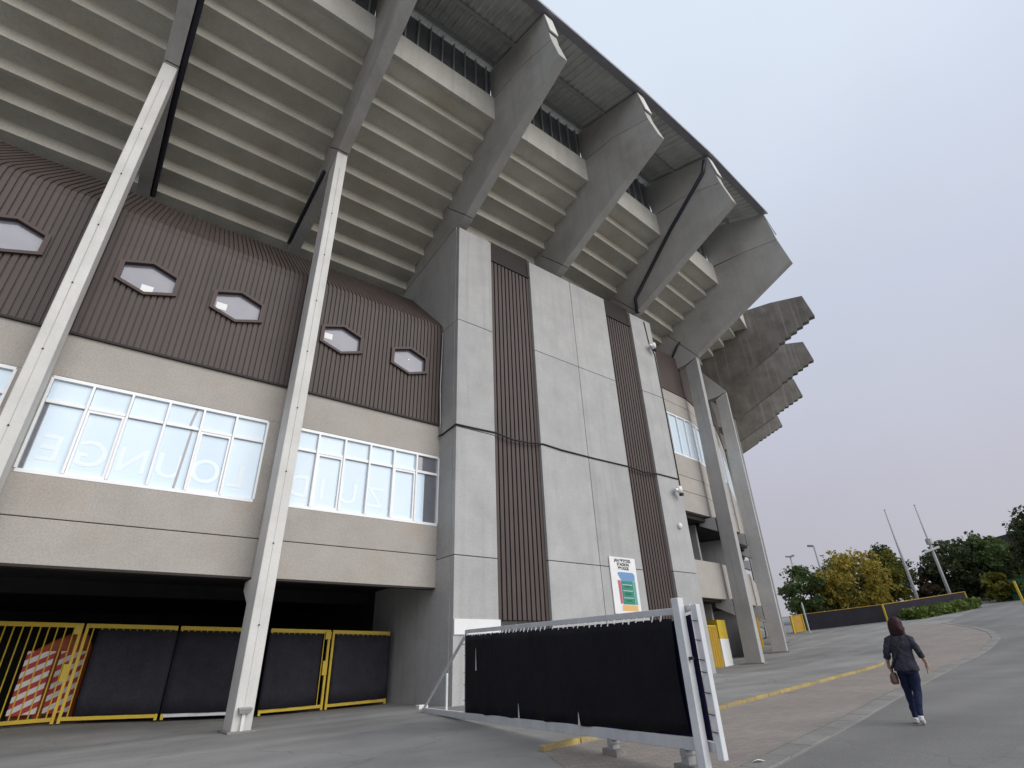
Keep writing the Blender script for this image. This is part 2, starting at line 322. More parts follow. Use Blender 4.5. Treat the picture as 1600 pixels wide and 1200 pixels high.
def stones(root_name, label, pts_fn, s0, s1, step, wid, h0, h1, m, name, gap=.012):
    root = MB()
    # the bedding strip under the stones is the structure itself
    sl_ = samples(s0, s1, step)
    for a, b in zip(sl_, sl_[1:]):
        A = [P3(a, pts_fn(a) - wid / 2 - .02, gz(a) - .05), P3(a, pts_fn(a) + wid / 2 + .02, gz(a) - .05), P3(b, pts_fn(b) + wid / 2 + .02, gz(b) - .05), P3(b, pts_fn(b) - wid / 2 - .02, gz(b) - .05)]
        root.hexa(A + [p + Vector((0, 0, .05 + h0 * .5 + .004)) for p in A])
    r = tag(root.build(root_name, M['gutter']), label, kind='structure')
    for a, b in zip(sl_, sl_[1:]):
        q = MB(); j = random.uniform(-.006, .006); a2, b2 = a + gap, b - gap
        A = [P3(a2, pts_fn(a2) - wid / 2, gz(a2) + h0 * .4), P3(a2, pts_fn(a2) + wid / 2, gz(a2) + h0 * .4), P3(b2, pts_fn(b2) + wid / 2, gz(b2) + h0 * .4), P3(b2, pts_fn(b2) - wid / 2, gz(b2) + h0 * .4)]
        q.hexa(A + [p + Vector((0, 0, h1 - h0 * .4 + j)) for p in A])
        q.build(name, m, r, bevel=.012)
stones('kerb', 'yellow painted kerb between forecourt and brick pavement', lambda s: lin(KERB, s) - .08, 7.4, 33.4, 1.0, .16, .02, .10, M['kerb'], 'kerb_stone')
stones('gutter', 'pale concrete gutter strip along the road edge', lambda s: lin(GUT, s), 4.0, 60, 1.0, .42, .012, .022, M['gutter'], 'gutter_slab')

# ------------------------------------------------------------------ plan of the stand
L_, HW = 7.8318, .29
S0 = -2.917
TURN = {3: .0324, 4: .0395, 5: .2099, 6: .1806, 7: .1214, 8: .156, 9: .156}
RIB = {}
for i in range(-3, 3): RIB[i] = (S0 + L_ * i, 0.0, 0.0)
_p = [RIB[2][0], 0.0]; _th = 0.0
for i in range(3, 12):
    _th += TURN.get(i - 1, 0 if i - 1 < 3 else .156)
    _p = [_p[0] + L_ * math.cos(_th), _p[1] - L_ * math.sin(_th)]
    RIB[i] = (_p[0], _p[1], _th + (TURN.get(i, .156) if i >= 3 else 0) / 2)
TIPD = {4: .15, 5: .5}; FOOTD = {4: .5, 5: 1.5}
def tipd(i): return 0 if i < 4 else TIPD.get(i, .5)
def footd(i): return 0 if i < 4 else FOOTD.get(i, 1.7)
def stepd(i): return 0 if i < 4 else {4: .4, 5: .95}.get(i, 1.05)
def R(i, t, d, z):
    s, d0, th = RIB[i]
    return P3(s + t * math.cos(th) + d * math.sin(th), d0 - t * math.sin(th) + d * math.cos(th), z)
def chord(i):
    a, b = RIB[i], RIB[i + 1]; ln = math.hypot(b[0] - a[0], b[1] - a[1]); tx, td = (b[0] - a[0]) / ln, (b[1] - a[1]) / ln
    return lambda u, d, z: P3(a[0] + tx * u - td * d, a[1] + td * u + tx * d, z)
def fbox(b, F, u0, u1, d0, d1, z0, z1, mi=0):
    b.hexa([F(u0, d1, z0), F(u1, d1, z0), F(u1, d0, z0), F(u0, d0, z0), F(u0, d1, z1), F(u1, d1, z1), F(u1, d0, z1), F(u0, d0, z1)], mi)
def rgz(i, d=0):
    p = R(i, 0, d, 0); return gz(p.x, D - p.y)

stand = empty('stadium_stand', (12.2, D, 0.37), 'curved grey concrete stadium stand with brown cladding and raking ribs', 'stadium')

# --- ribs (raker head, raker foot, roof beam, end plate)
def rib(i, roofed):
    def poly(pts, w):
        b = MB(); b.prism([R(i, -w, d, z) for d, z in pts], [R(i, w, d, z) for d, z in pts]); return b
    a, f, st = tipd(i), footd(i), stepd(i)
    k1, k2 = (32.9, 32.55) if i < 4 else ((32.6, 32.4) if i == 4 else (31.75, 31.75))
    cm = M['conc_rib'] if i < 6 else M['conc_weathered']  # open ribs get the tone with shade painted in
    low = [(9.32, 29.5 - a), (.42, 25.62 - f)]
    if i >= 6:                       # the open ribs end in a broken, stepped lower edge
        sl_, n_ = (low[0][1] - low[1][1]) / (low[0][0] - low[1][0]), 6
        low = [low[0]] + [q for k in range(1, n_ + 1) for q in ((9.32 - .6 * k + .12, low[0][1] - sl_ * .6 * k + .20 + sl_ * .12), (9.32 - .6 * k, low[0][1] - sl_ * .6 * k))] + [low[1]]
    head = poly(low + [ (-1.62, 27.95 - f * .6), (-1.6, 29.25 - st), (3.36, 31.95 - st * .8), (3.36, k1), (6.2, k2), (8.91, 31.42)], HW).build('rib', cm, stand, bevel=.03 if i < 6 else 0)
    poly([(.39, 25.58 - f), (-.6, 25.22 - f), (-7.8, 24.4 - f), (-7.8, 25.6 - f * .6), (-1.66, 29.2 - st), (-1.66, 27.93 - f * .6)], HW).build('rib_foot', M['conc_rib'], head, bevel=.02)
    poly([(.5, 25.75 - f * .9), (-.5, 25.5 - f * .9), (-2.4, 27.4 - f * .6), (-1.3, 28.0 - f * .6)], HW - .06).build('joint_filler', M['conc_core'], head)
    if roofed:
        poly([(3.36, k1 + .14), (6.2, k2 + .02), (8.90, 31.45), (8.52, 34.52), (3.0, 36.25)], HW).build('roof_beam', M['conc_rib'], head, bevel=.025)
        b = MB(); b.prism([R(i, -HW - .012, d, z) for d, z in [(8.53, 34.46), (8.85, 31.9 + .45), (8.93, 32.35), (8.61, 34.46)]],
                          [R(i, HW + .012, d, z) for d, z in [(8.53, 34.46), (8.85, 31.9 + .45), (8.93, 32.35), (8.61, 34.46)]])
        b.build('end_plate', M['conc_col'], head)
    return head
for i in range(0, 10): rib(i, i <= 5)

# --- terraces: one beam per bay with its steps
STEPS = [(2.4 - 1.19 * k, 30.2 - .665 * k) for k in range(10)]
def terrace(i):
    def T(d, z, e):    # e: 0 left end at rib i, 1 right end at rib i+1
        return R(i, HW - .05, d, z - stepd(i)) if e == 0 else R(i + 1, -HW + .05, d, z - stepd(i + 1))
    def pr(name, pts, m, par, bev=.015):
        b = MB(); b.prism([T(d, z, 0) for d, z in pts], [T(d, z, 1) for d, z in pts]); return b.build(name, m, par, bevel=bev)
    beam = pr('terrace_beam', [(3.34, 30.8), (3.62, 30.79), (3.62, 32.92), (3.34, 32.92)], M['conc_beam'], stand, .02)
    pd, pz = 3.34 + .2, 30.87
    for d, z in STEPS:
        pr('terrace_step', [(d, z), (d, pz), (pd - .2, pz), (pd - .2, pz + .18), (d - .2, pz + .18), (d - .2, z)], M['conc_step'], beam)
        pd, pz = d, z
    # back slope that carries on down to the pitch
    pr('rear_slab', [(pd - .22, pz + .05), (pd - .22, pz + .3), (-20, 17.2), (-20, 16.9)], M['conc_step'], beam, 0)
    return beam
for i in range(-2, 9): terrace(i)

# --- roof over the covered bays
def roof(i):
    def A(u, d, dz=0):   # u 0..1 across the bay
        z = 34.62 + (8.75 - d) * .325 + dz
        a, b = R(i, 0, d, z), R(i + 1, 0, d, z); return a.lerp(b, u)
    b = MB(); n = 17
    prof = []
    for k in range(n):
        u0 = k / n; w = 1 / n
        prof += [(u0, 0), (u0 + w * .38, 0), (u0 + w * .5, .09), (u0 + w * .88, .09)]
    prof.append((1, 0))
    for (u, dz), (u2, dz2) in zip(prof, prof[1:]):
        b.add([A(u, 2.2, dz), A(u2, 2.2, dz2), A(u2, 8.35, dz2), A(u, 8.35, dz)], [(0, 1, 2, 3)])
    b.add([A(0, 2.2, .14), A(1, 2.2, .14), A(1, 8.9, .14), A(0, 8.9, .14)], [(0, 1, 2, 3)])
    r = b.build('roof_panel', M['roof'], stand, recalc=False)
    e = MB(); e.hexa([A(0, 8.9, -.06), A(1, 8.9, -.06), A(1, 8.32, -.03), A(0, 8.32, -.03), A(0, 8.9, .13), A(1, 8.9, .13), A(1, 8.32, .13), A(0, 8.32, .13)])
    e.build('roof_edge', M['fascia'], r)
    for d in (3.75, 5.8):
        q = MB(); q.hexa([A(.03, d + .11, -.2), A(.97, d + .11, -.2), A(.97, d - .11, -.2), A(.03, d - .11, -.2), A(.03, d + .11, -.01), A(.97, d + .11, -.01), A(.97, d - .11, -.01), A(.03, d - .11, -.01)])
        q.build('purlin', M['steel_grey'], r)
    gl = MB(); z0, z1 = 32.9, 36.05
    def G(u, d, z): return R(i, HW, d, z).lerp(R(i + 1, -HW, d, z), u)
    gl.hexa([G(0, 3.25, z0), G(1, 3.25, z0), G(1, 3.2, z0), G(0, 3.2, z0), G(0, 3.25, z1), G(1, 3.25, z1), G(1, 3.2, z1), G(0, 3.2, z1)])
    bg = gl.build('rear_glazing', M['glass_dark'], stand)
    for k in range(9):
        q = MB(); u = (k + .5) / 9
        q.hexa([G(u - .006, 3.42, z0), G(u + .006, 3.42, z0), G(u + .006, 3.26, z0), G(u - .006, 3.26, z0), G(u - .006, 3.42, z1), G(u + .006, 3.42, z1), G(u + .006, 3.26, z1), G(u - .006, 3.26, z1)])
        q.build('mullion', M['galv'], bg)
for i in range(-1, 5): roof(i)

# --- columns
FD = -1.4                       # facade plane
def column(i, label=None):
    b = MB(); z0 = rgz(i) - .2; lean = .33; c = 1.07; top_f = 25.55 - footd(i); top_b = 25.0 - footd(i)
    b.hexa([R(i, -HW, 0, z0), R(i, HW, 0, z0), R(i, HW, -c, z0), R(i, -HW, -c, z0),
            R(i, -HW + .02, lean, top_f), R(i, HW - .02, lean, top_f), R(i, HW - .02, -c + lean, top_b), R(i, -HW + .02, -c + lean, top_b)])
    o = b.build('column', M['conc_col'] if i < 3 else M['conc_pier'], stand, bevel=.03)  # far columns: their shade put in by using the darker pier concrete
    q = MB(); zt = rgz(i) + .05
    q.hexa([R(i, -HW - .12, .16, z0), R(i, HW + .12, .16, z0), R(i, HW + .12, -c - .1, z0), R(i, -HW - .12, -c - .1, z0), R(i, -HW - .12, .16, zt), R(i, HW + .12, .16, zt), R(i, HW + .12, -c - .1, zt), R(i, -HW - .12, -c - .1, zt)])
    q.build('base_plate', M['gutter'], o, bevel=.015)
    levels = (4.74,) if i <= 1 else (5.2, 10.85)
    for z in levels:
        q = MB(); pts = [(-c + .02, z - .08), (-1.95, z - .08), (-1.95, z - .4), (-c + .02, z - .95)] if i <= 1 else [(-c + .02, z), (-2.3, z), (-2.3, z - .45), (-c + .02, z - 1.05)]
        q.prism([R(i, -HW + .03, d, zz) for d, zz in pts], [R(i, HW - .03, d, zz) for d, zz in pts]); q.build('corbel', M['conc_col'] if i < 3 else M['conc_pier'], o, bevel=.02)
    # row of anchor bolts down the front
    if i in (0, 1):
        for z in [3.1 + 2.6 * k for k in range(8)]:
            f = (z - z0) / (top_f - z0); dd_ = lean * f
            q = MB(); p = R(i, -.02, dd_, z); n_ = R(i, -.02, dd_ + .03, z)
            q.tube([p, n_], .028, 6); q.build('anchor_bolt', M['black'], o)
        q = MB(); q.bar(R(i, -.02, .004, .5 + z0), R(i, -.02, lean + .004, 24.5), .014, .012); q.build('column_seam', M['conc_rib'], o)
    return o
COLS = {i: column(i) for i in (0, 1, 5, 6, 7, 8, 9)}

# --- corrugated brown cladding with openings
def corrugated(b, F, u0, u1, zlo, zhi, d, pitch, groove, depth, holes=(), dtop=None, ztop=None):
    """wide raised ribs with narrow grooves between; holes = list of (uc, zc, half width, side half height, peak)"""
    def hz(u, top):
        for (uc, zc, w, hs, pk) in holes:
            x = abs(u - uc)
            if x <= w + 1e-6:
                y = hs + pk * (1 - x / w); return zc + y if top else zc - y
        return None
    n = max(1, int(round((u1 - u0) / pitch))); p = (u1 - u0) / n
    cuts = []
    for k in range(n):
        a = u0 + k * p; cuts += [(a, a + groove, 0.0), (a + groove, a + p, depth)]
    marks = sorted(set(x for (uc, zc, w, hs, pk) in holes for x in (uc - w, uc, uc + w)))
    segs = []
    for (a, e, o) in cuts:
        pts = [a] + [m for m in marks if a + 1e-4 < m < e - 1e-4] + [e]
        segs += [(x, y, o) for x, y in zip(pts, pts[1:])]
    def panel(a, e, o, za0, zb0, za1, zb1):
        b.add([F(a, d + o, za0), F(e, d + o, zb0), F(e, d + o, zb1), F(a, d + o, za1)], [(0, 1, 2, 3)])
        if o:
            b.add([F(a, d, za0), F(a, d + o, za0), F(a, d + o, za1), F(a, d, za1)], [(0, 1, 2, 3)])
            b.add([F(e, d, zb0), F(e, d + o, zb0), F(e, d + o, zb1), F(e, d, zb1)], [(0, 1, 2, 3)])
            b.add([F(a, d, za0), F(e, d, zb0), F(e, d + o, zb0), F(a, d + o, za0)], [(0, 1, 2, 3)])
            b.add([F(a, d, za1), F(e, d, zb1), F(e, d + o, zb1), F(a, d + o, za1)], [(0, 1, 2, 3)])
    for (a, e, o) in segs:
        m = (a + e) / 2
        if hz(m, True) is None:
            panel(a, e, o, zlo, zlo, zhi, zhi)
        else:
            e_ = 1e-5
            panel(a, e, o, zlo, zlo, hz(a + e_, False), hz(e - e_, False)); panel(a, e, o, hz(a + e_, True), hz(e - e_, True), zhi, zhi)
        if dtop is not None:
            path = [(d, zhi, 1.0, 0.0), (d - .08, zhi + .42, .92, .25), (d - .42, zhi + .86, .75, .5), (dtop, ztop, .6, .7)]
            for (da, za, fa, ua), (db, zb, fb, ub) in zip(path, path[1:]):
                b.add([F(a, da + o * fa, za + o * ua), F(e, da + o * fa, za + o * ua), F(e, db + o * fb, zb + o * ub), F(a, db + o * fb, zb + o * ub)], [(0, 1, 2, 3)])
                if o:
                    for x in (a, e): b.add([F(x, da, za), F(x, da + o * fa, za + o * ua), F(x, db + o * fb, zb + o * ub), F(x, db, zb)], [(0, 1, 2, 3)])

Z1, Z1B, Z2, Z3, ZT, Z4, Z5 = 4.76, 6.11, 7.41, 10.79, 9.87, 12.48, 18.46
HXW, HXS, HXP, HXZ = 1.0, .43, .36, 15.55
def hexpts(w, s_, p): return [(-w, -s_), (0, -s_ - p), (w, -s_), (w, s_), (0, s_ + p), (-w, s_)]
def left_bay(i, u0, u1, hexes, panes, letters, glints):
    F = chord(i)
    for (za, zb, nm) in ((Z1, Z1B - .015, 'spandrel_panel'), (Z1B + .015, Z2, 'spandrel_panel'), (Z3, Z4 - .02, 'wall_panel')):
        b = MB(); fbox(b, F, u0, u1, FD - .35, FD, za, zb); b.build(nm, M['pebble'], stand, bevel=.015)
    b = MB(); fbox(b, F, u0, u1, FD - .33, FD - .06, Z1B - .03, Z1B + .03); fbox(b, F, u0, u1, FD - .33, FD - .02, Z1 - .07, Z1 - .003)
    b.build('drip_edge', M['brown_dark'], stand)
    for ua, ub in ((0, panes[0]), (panes[0] + panes[1] * panes[2], u1 + .02)):
        if ub - ua > .05:
            b = MB(); fbox(b, F, ua, ub, FD - .34, FD - .01, Z2 + .002, Z3 - .002); b.build('wall_panel', M['pebble'], stand)
    # cladding
    b = MB(); corrugated(b, F, u0, u1, Z4, Z5 - .45, FD - .02, .205, .058, .07, [(h, HXZ, HXW - .04, HXS - .03, HXP) for h in hexes], -5.6, 22.85)
    cl = b.build('cladding', M['brown'], stand, recalc=True)
    b = MB(); fbox(b, F, u0, u1, FD - .1, FD + .1, Z4 - .09, Z4 - .005); b.build('cladding_trim', M['brown_dark'], cl)
    for h, nt_ in zip(hexes, glints):
        b = MB()
        o_, i_ = hexpts(HXW + .03, HXS + .02, HXP), hexpts(HXW - .13, HXS - .055, HXP - .045)
        for k in range(6):
            k2 = (k + 1) % 6
            q = [o_[k], o_[k2], i_[k2], i_[k]]
            b.prism([F(h + u, FD + .16, HXZ + z) for u, z in q], [F(h + u, FD - .14, HXZ + z) for u, z in q])
        w = b.build('hexagonal_window', M['brown_frame'], stand)
        b = MB(); q = hexpts(HXW - .12, HXS - .05, HXP - .04)
        b.prism([F(h + u, FD - .04, HXZ + z) for u, z in q], [F(h + u, FD - .08, HXZ + z) for u, z in q]); b.build('pane', M['hexglass'], w)
        if nt_:
            du, dz, sz = nt_
            b = MB(); fbox(b, F, h + du - sz, h + du + sz, FD - .039, FD - .03, HXZ + dz - sz * .8, HXZ + dz + sz * .8); b.build('paper_notice', M['paper'], w)  # flat white square painting a light seen in the glass
    # window band
    b = MB(); a0, pw, n = panes; a1 = a0 + pw * n; fd0, fd1 = FD - .22, FD - .02
    fbox(b, F, a0, a1, fd0, fd1 + .03, Z2 + .003, Z2 + .12); fbox(b, F, a0, a1, fd0, fd1, Z3 - .12, Z3 - .003)
    for k in range(n + 1):
        x = a0 + k * pw; hw_ = .038
        fbox(b, F, x - hw_, x + hw_, fd0 - .002, fd1 + .045, Z2 + .122, Z3 - .1)
    for k in range(n):
        fbox(b, F, a0 + k * pw + .047, a0 + (k + 1) * pw - .047, fd0 - .004, fd1 - .01, ZT - .055, ZT + .055)
    wf = b.build('window_frame', M['alu'], stand)
    for k in range(n):
        x0, x1 = a0 + k * pw + .047, a0 + (k + 1) * pw - .047
        b = MB(); fbox(b, F, x0, x1, FD - .16, FD - .13, ZT + .07, Z3 - .122); b.build('pane', M['film_dark'] if (i, k) == (1, 5) else M['film'], wf)
        b = MB(); fbox(b, F, x0, x1, FD - .16, FD - .13, Z2 + .122, ZT - .07); pn = b.build('pane', M['film'], wf)
        if (i, k) in ((0, 0), (1, 5)):
            b = MB(); xa, xb = (x0, x0 + .13) if k == 0 else (x0 + .45, x1)
            fbox(b, F, xa, xb, FD - .129, FD - .122, Z2 + .124, ZT - .072); b.build('clear_strip', M['film_dark'], wf)
        if (i, k) == (0, 3):
            for za, zb in ((Z2 + .124, ZT - .072), (ZT + .072, Z3 - .124)):
                b = MB(); b.hexa([F(x1 - .34, FD - .122, za), F(x1 - .26, FD - .122, za), F(x1 - .26, FD - .129, za), F(x1 - .34, FD - .129, za),
                                  F(x1 - .24, FD - .122, zb), F(x1 - .16, FD - .122, zb), F(x1 - .16, FD - .129, zb), F(x1 - .24, FD - .129, zb)]); b.build('dark_slit', M['film_dark'], wf)
        if k in (1, 4):           # opening lights have a second frame
            b = MB(); z0, z1 = Z2 + .123, ZT - .071
            fbox(b, F, x0, x0 + .07, FD - .128, FD - .03, z0, z1); fbox(b, F, x1 - .07, x1, FD - .128, FD - .03, z0, z1)
            fbox(b, F, x0 + .07, x1 - .07, FD - .128, FD - .031, z0, z0 + .08); fbox(b, F, x0 + .07, x1 - .07, FD - .128, FD - .031, z1 - .08, z1)
            b.build('sash', M['alu'], wf)
    for ch, u in letters:
        cu = bpy.data.curves.new('letter', 'FONT'); cu.body = ch; cu.size = 1.25; cu.align_x = 'CENTER'; cu.extrude = 0; cu.offset = .012
        tmp = bpy.data.objects.new('tmp', cu); COL.objects.link(tmp)
        bpy.context.view_layer.update()
        me = bpy.data.meshes.new_from_object(tmp.evaluated_get(bpy.context.evaluated_depsgraph_get())); bpy.data.objects.remove(tmp)
        b = MB(); b.v = [F(u - v.co.x, FD - .124, 7.92 + v.co.y) for v in me.vertices]; b.f = [list(p.vertices) for p in me.polygons]; b.m = [0] * len(b.f)
        b.build('letter', M['letter'], wf, recalc=False)
_e = L_ - HW - .02
left_bay(-1, 0, L_, [1.9, 5.5], (.31, 1.145, 6), [], [None, None])
left_bay(0, 0, L_, [-1.09 + 2.917, 2.17 + 2.917], (.31, 1.145, 6),
         [('E', .93), ('G', 2.0), ('N', 3.15), ('U', 4.25), ('O', 5.4), ('L', 6.45)], [(.05, -.42, .2), (-.6, -.15, .2)])
left_bay(1, 0, 7.32, [6.70 - 4.915 + .03, 10.22 - 4.915 + .05], (.31, 1.162, 6),
         [('D', .95), ('I', 1.9), ('U', 3.0), ('Z', 4.25)], [(-.62, .03, .19), (.0, .14, .045)])

# --- the concrete stair block with its panels
pier_s, PF = 12.245, .1
E_ = dict(e1=2.269, e2=5.311, e3=8.866, e4=12.2125, e5=14.94, e6=17.256)
def PS(u, d, z): return P3(pier_s + u, d, z)
b = MB()
pts = [(PF - .30, -.6), (PF - .30, 25.1), (-.6, 25.15), (-7.6, 24.35), (-7.6, -.6)]
b.prism([P3(pier_s + .02, d, z) for d, z in pts], [P3(pier_s + E_['e6'], d, z) for d, z in pts])
core = b.build('stair_block', M['conc_core'], stand)
def slab(u0, u1, z0, z1, th=.28, m='conc_pier'):
    b = MB(); fbox(b, PS, u0, u1, PF - th, PF, z0, z1)
    for f in (.22, .78):             # shuttering tie holes, filled and set slightly back
        for zz in (z0 + (z1 - z0) * .2, z0 + (z1 - z0) * .8):
            u = u0 + (u1 - u0) * f; b.tube([PS(u, PF - .02, zz), PS(u, PF + .004, zz)], .035, 8, mi=1)
    return b.build('concrete_panel', [M[m], M['conc_rib']], core, bevel=.02)
gp = .018
for z0, z1 in ((-.3, 5.92 - gp), (5.92 + gp, 11.89 - gp), (11.89 + gp, 18.13 - gp), (18.13 + gp, 24.75)):
    slab(0, E_['e1'], z0, z1)
for a, c in ((E_['e2'], E_['e3'] - gp), (E_['e3'] + gp, E_['e4'])):
    for z0, z1 in ((0, 6.08 - gp), (6.08 + gp, 12.06 - gp), (12.06 + gp, 18.01 - gp), (18.01 + gp, 24.72)):
        slab(a, c, z0, z1)
for z0, z1 in ((0, 6.2 - gp), (6.2 + gp, 12.1 - gp), (12.1 + gp, 18.1 - gp), (18.1 + gp, 24.6)):
    slab(E_['e5'], E_['e6'], z0, z1)
# left flank of the block, seen beside the facade and under the overhang
for za, zb in ((-.4, 5.92 - gp), (5.92 + gp, 11.89 - gp), (11.89 + gp, 18.13 - gp)):
    b = MB(); b.prism([P3(pier_s - .02, d, z) for d, z in [(PF - .3, za), (-7.6, za), (-7.6, zb), (PF - .3, zb)]], [P3(pier_s + .3, d, z) for d, z in [(PF - .3, za), (-7.6, za), (-7.6, zb), (PF - .3, zb)]])
    b.build('flank_panel', M['conc_pier'], core)
pts = [(PF - .3, 18.13 + gp), (-7.6, 18.13 + gp), (-7.6, 24.2), (-.6, 25.0), (PF - .3, 25.0)]
b = MB(); b.prism([P3(pier_s - .02, d, z) for d, z in pts], [P3(pier_s + .3, d, z) for d, z in pts]); b.build('flank_panel', M['conc_pier'], core)
# brown strips between the panels
for a, c, n in ((E_['e1'], E_['e2'], .27), (E_['e4'], E_['e5'], .25)):
    b = MB(); corrugated(b, PS, a + .01, c - .01, 3.42, 23.45, PF - .27, n, .085, .10); b.build('cladding_strip', M['brown'], core)
    b = MB(); fbox(b, PS, a + .01, c - .01, PF - .29, PF - .1, 23.46, 23.62); fbox(b, PS, a + .01, c - .01, PF - .295, PF - .2, 23.63, 25.05); b.build('strip_trim', M['brown_dark'], core)  # trim and shallow recess above it, recess shade put into the dark brown

# --- right-hand bays beyond the block
def right_bay(i, u0, u1):
    F = chord(i)
    def pan(name, za, zb, m, dd0=FD - .35, dd1=FD):
        b = MB(); fbox(b, F, u0, u1, dd0, dd1, za, zb); return b.build(name, M[m], stand, bevel=.012)
    pan('parapet', 5.2, 7.6, 'pebble')
    for za, zb in ((10.95, 12.42), (12.45, 13.6), (13.63, 15.3)): pan('spandrel_panel', za, zb, 'pebble')
    pan('wall_panel', 18.75, 19.75, 'pebble'); pan('wall_panel', 19.78, 20.75, 'pebble')
    b = MB(); fbox(b, F, u0, u1, FD - .1, FD + .06, 20.78, 20.9); fbox(b, F, u0, u1, FD - .3, FD - .02, 20.9, 24.6); b.build('cladding', M['brown'], stand)
    b = MB(); n = 6; pw = (u1 - u0) / n
    fbox(b, F, u0, u1, FD - .2, FD - .02, 15.303, 15.42); fbox(b, F, u0, u1, FD - .2, FD - .02, 18.63, 18.747)
    for k in range(n + 1): fbox(b, F, max(u0, u0 + k * pw - .045), min(u1, u0 + k * pw + .045), FD - .21, FD, 15.421, 18.629)
    w = b.build('window_frame', M['alu'], stand)
    for k in range(n):
        b = MB(); fbox(b, F, u0 + k * pw + .046, u0 + (k + 1) * pw - .046, FD - .16, FD - .13, 15.421, 18.629); b.build('pane', M['film'], w)
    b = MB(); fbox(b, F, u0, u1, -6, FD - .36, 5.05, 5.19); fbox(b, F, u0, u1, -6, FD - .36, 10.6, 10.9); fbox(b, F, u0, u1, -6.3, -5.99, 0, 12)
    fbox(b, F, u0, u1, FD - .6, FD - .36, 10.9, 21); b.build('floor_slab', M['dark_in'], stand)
for i in (5, 6, 7, 8, 9):
    b = MB(); pts = [(-2.75, -.5), (-6.0, -.5), (-6.0, 10.6), (-2.75, 10.6)]
    b.prism([R(i, -.12, d, z) for d, z in pts], [R(i, .12, d, z) for d, z in pts]); b.build('cross_wall', M['conc_pier'], stand)
right_bay(4, E_['e6'] + pier_s - RIB[4][0] + .01, L_)
for i in (5, 6, 7, 8): right_bay(i, 0, L_)

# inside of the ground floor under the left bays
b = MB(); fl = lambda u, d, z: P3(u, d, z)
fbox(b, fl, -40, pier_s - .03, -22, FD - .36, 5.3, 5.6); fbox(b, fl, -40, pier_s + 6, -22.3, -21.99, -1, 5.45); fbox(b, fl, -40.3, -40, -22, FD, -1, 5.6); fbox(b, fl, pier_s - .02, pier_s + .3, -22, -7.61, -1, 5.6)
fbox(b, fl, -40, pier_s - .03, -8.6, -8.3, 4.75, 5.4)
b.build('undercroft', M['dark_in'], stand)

# downpipes running down beside ribs 0, 1 and 4
def pipe(pts, r=.11):
    b = MB(); b.tube(pts, r, 10); return b.build('downpipe', M['pipe'], stand, smooth=True)
def ribline(i, t, d0, d1, off=0.0, n=6):
    out = []
    for k in range(n + 1):
        d = d0 + (d1 - d0) * k / n; z = 25.5 + (d - .15) * .432 if d > .15 else 25.22 + (d + .6) * .114
        out.append(R(i, t, d, z + off))
    return out
pipe(ribline(0, HW + .13, 9.0, -7.4, .25, 8), .13)
pipe(ribline(1, -HW - .12, -1.2, -7.0, .3, 4), .10)
pipe([R(4, -HW - .13, 8.35, 34.2), R(4, -HW - .13, 8.0, 33.2), R(4, -HW - .13, 4.5, 30.2), R(4, -HW - .13, .5, 26.2), R(4, -HW - .13, .45, 24.9)], .13)
pipe([R(5, -HW - .5, -1.9, 24.0), R(5, -HW - .2, -1.0, 25.6), R(5, -HW - .15, -.7, 25.9)], .1)

# ------------------------------------------------------------------ things on the stair block: sign, cables, cameras, boards
def text_mesh(body, size, at, m, parent, bold=.006, name='lettering'):
    """flat lettering on the front plane; at(x, z) maps to world"""
    cu = bpy.data.curves.new(name, 'FONT'); cu.body = body; cu.size = size; cu.align_x = 'CENTER'; cu.offset = bold
    tmp = bpy.data.objects.new('tmp', cu); COL.objects.link(tmp); bpy.context.view_layer.update()
    me = bpy.data.meshes.new_from_object(tmp.evaluated_get(bpy.context.evaluated_depsgraph_get())); bpy.data.objects.remove(tmp)
    b = MB(); b.v = [at(v.co.x, v.co.y) for v in me.vertices]; b.f = [list(p.vertices) for p in me.polygons]; b.m = [0] * len(b.f)
    return b.build(name, m, parent, recalc=False)
sg = empty('stadium_sign', P3(22.77, .12, 3.8), 'white sign with coloured stadium map and black lettering on the concrete panel', 'sign')
SX, SZ, SW, SH = 21.76, 3.80, 2.02, 2.80
def SG(x, z, d): return P3(SX + x * SW, d, SZ + z * SH)
b = MB(); b.prism([SG(x, z, .125) for x, z in ((0, 0), (1, 0), (1, 1), (0, 1))], [SG(x, z, .175) for x, z in ((0, 0), (1, 0), (1, 1), (0, 1))]); b.build('board', M['white'], sg)
def flat(name, pts, m, lv=1):
    b = MB(); b.prism([SG(x, z, .176) for x, z in pts], [SG(x, z, .176 + .005 * lv) for x, z in pts]); b.build(name, m, sg)
for i, (w_, zz) in enumerate((('JAN BREYDEL', .915), ('STADION', .845), ('BRUGGE', .775))):
    text_mesh(w_, .215, lambda x, y, zz=zz: P3(SX + SW * .5 + x * 1.02, .182, SZ + SH * zz + y), M['ink'], sg, .008)
flat('map_stand', [(.24, .70), (.30, .73), (.84, .73), (.90, .69), (.90, .60), (.80, .57), (.36, .57), (.32, .62)], M['sblue'])
flat('map_stand', [(.22, .58), (.33, .58), (.33, .17), (.24, .17)], M['sred'])
flat('map_stand', [(.34, .57), (.80, .57), (.80, .16), (.34, .16)], M['sgreen'])
flat('map_stand', [(.81, .57), (.90, .59), (.90, .16), (.81, .16)], M['steal'])
flat('map_stand', [(.30, .15), (.88, .15), (.88, .05), (.28, .05)], M['sorange'])
for zz, hh in ((.46, .03), (.32, .05), (.21, .03)):
    flat('map_pitch', [(.46, zz), (.68, zz), (.68, zz + hh), (.46, zz + hh)], M['sgreen2'], 2)
for zz in (.50, .395, .27): flat('map_line', [(.38, zz), (.76, zz), (.76, zz + .008), (.38, zz + .008)], M['white'], 2)

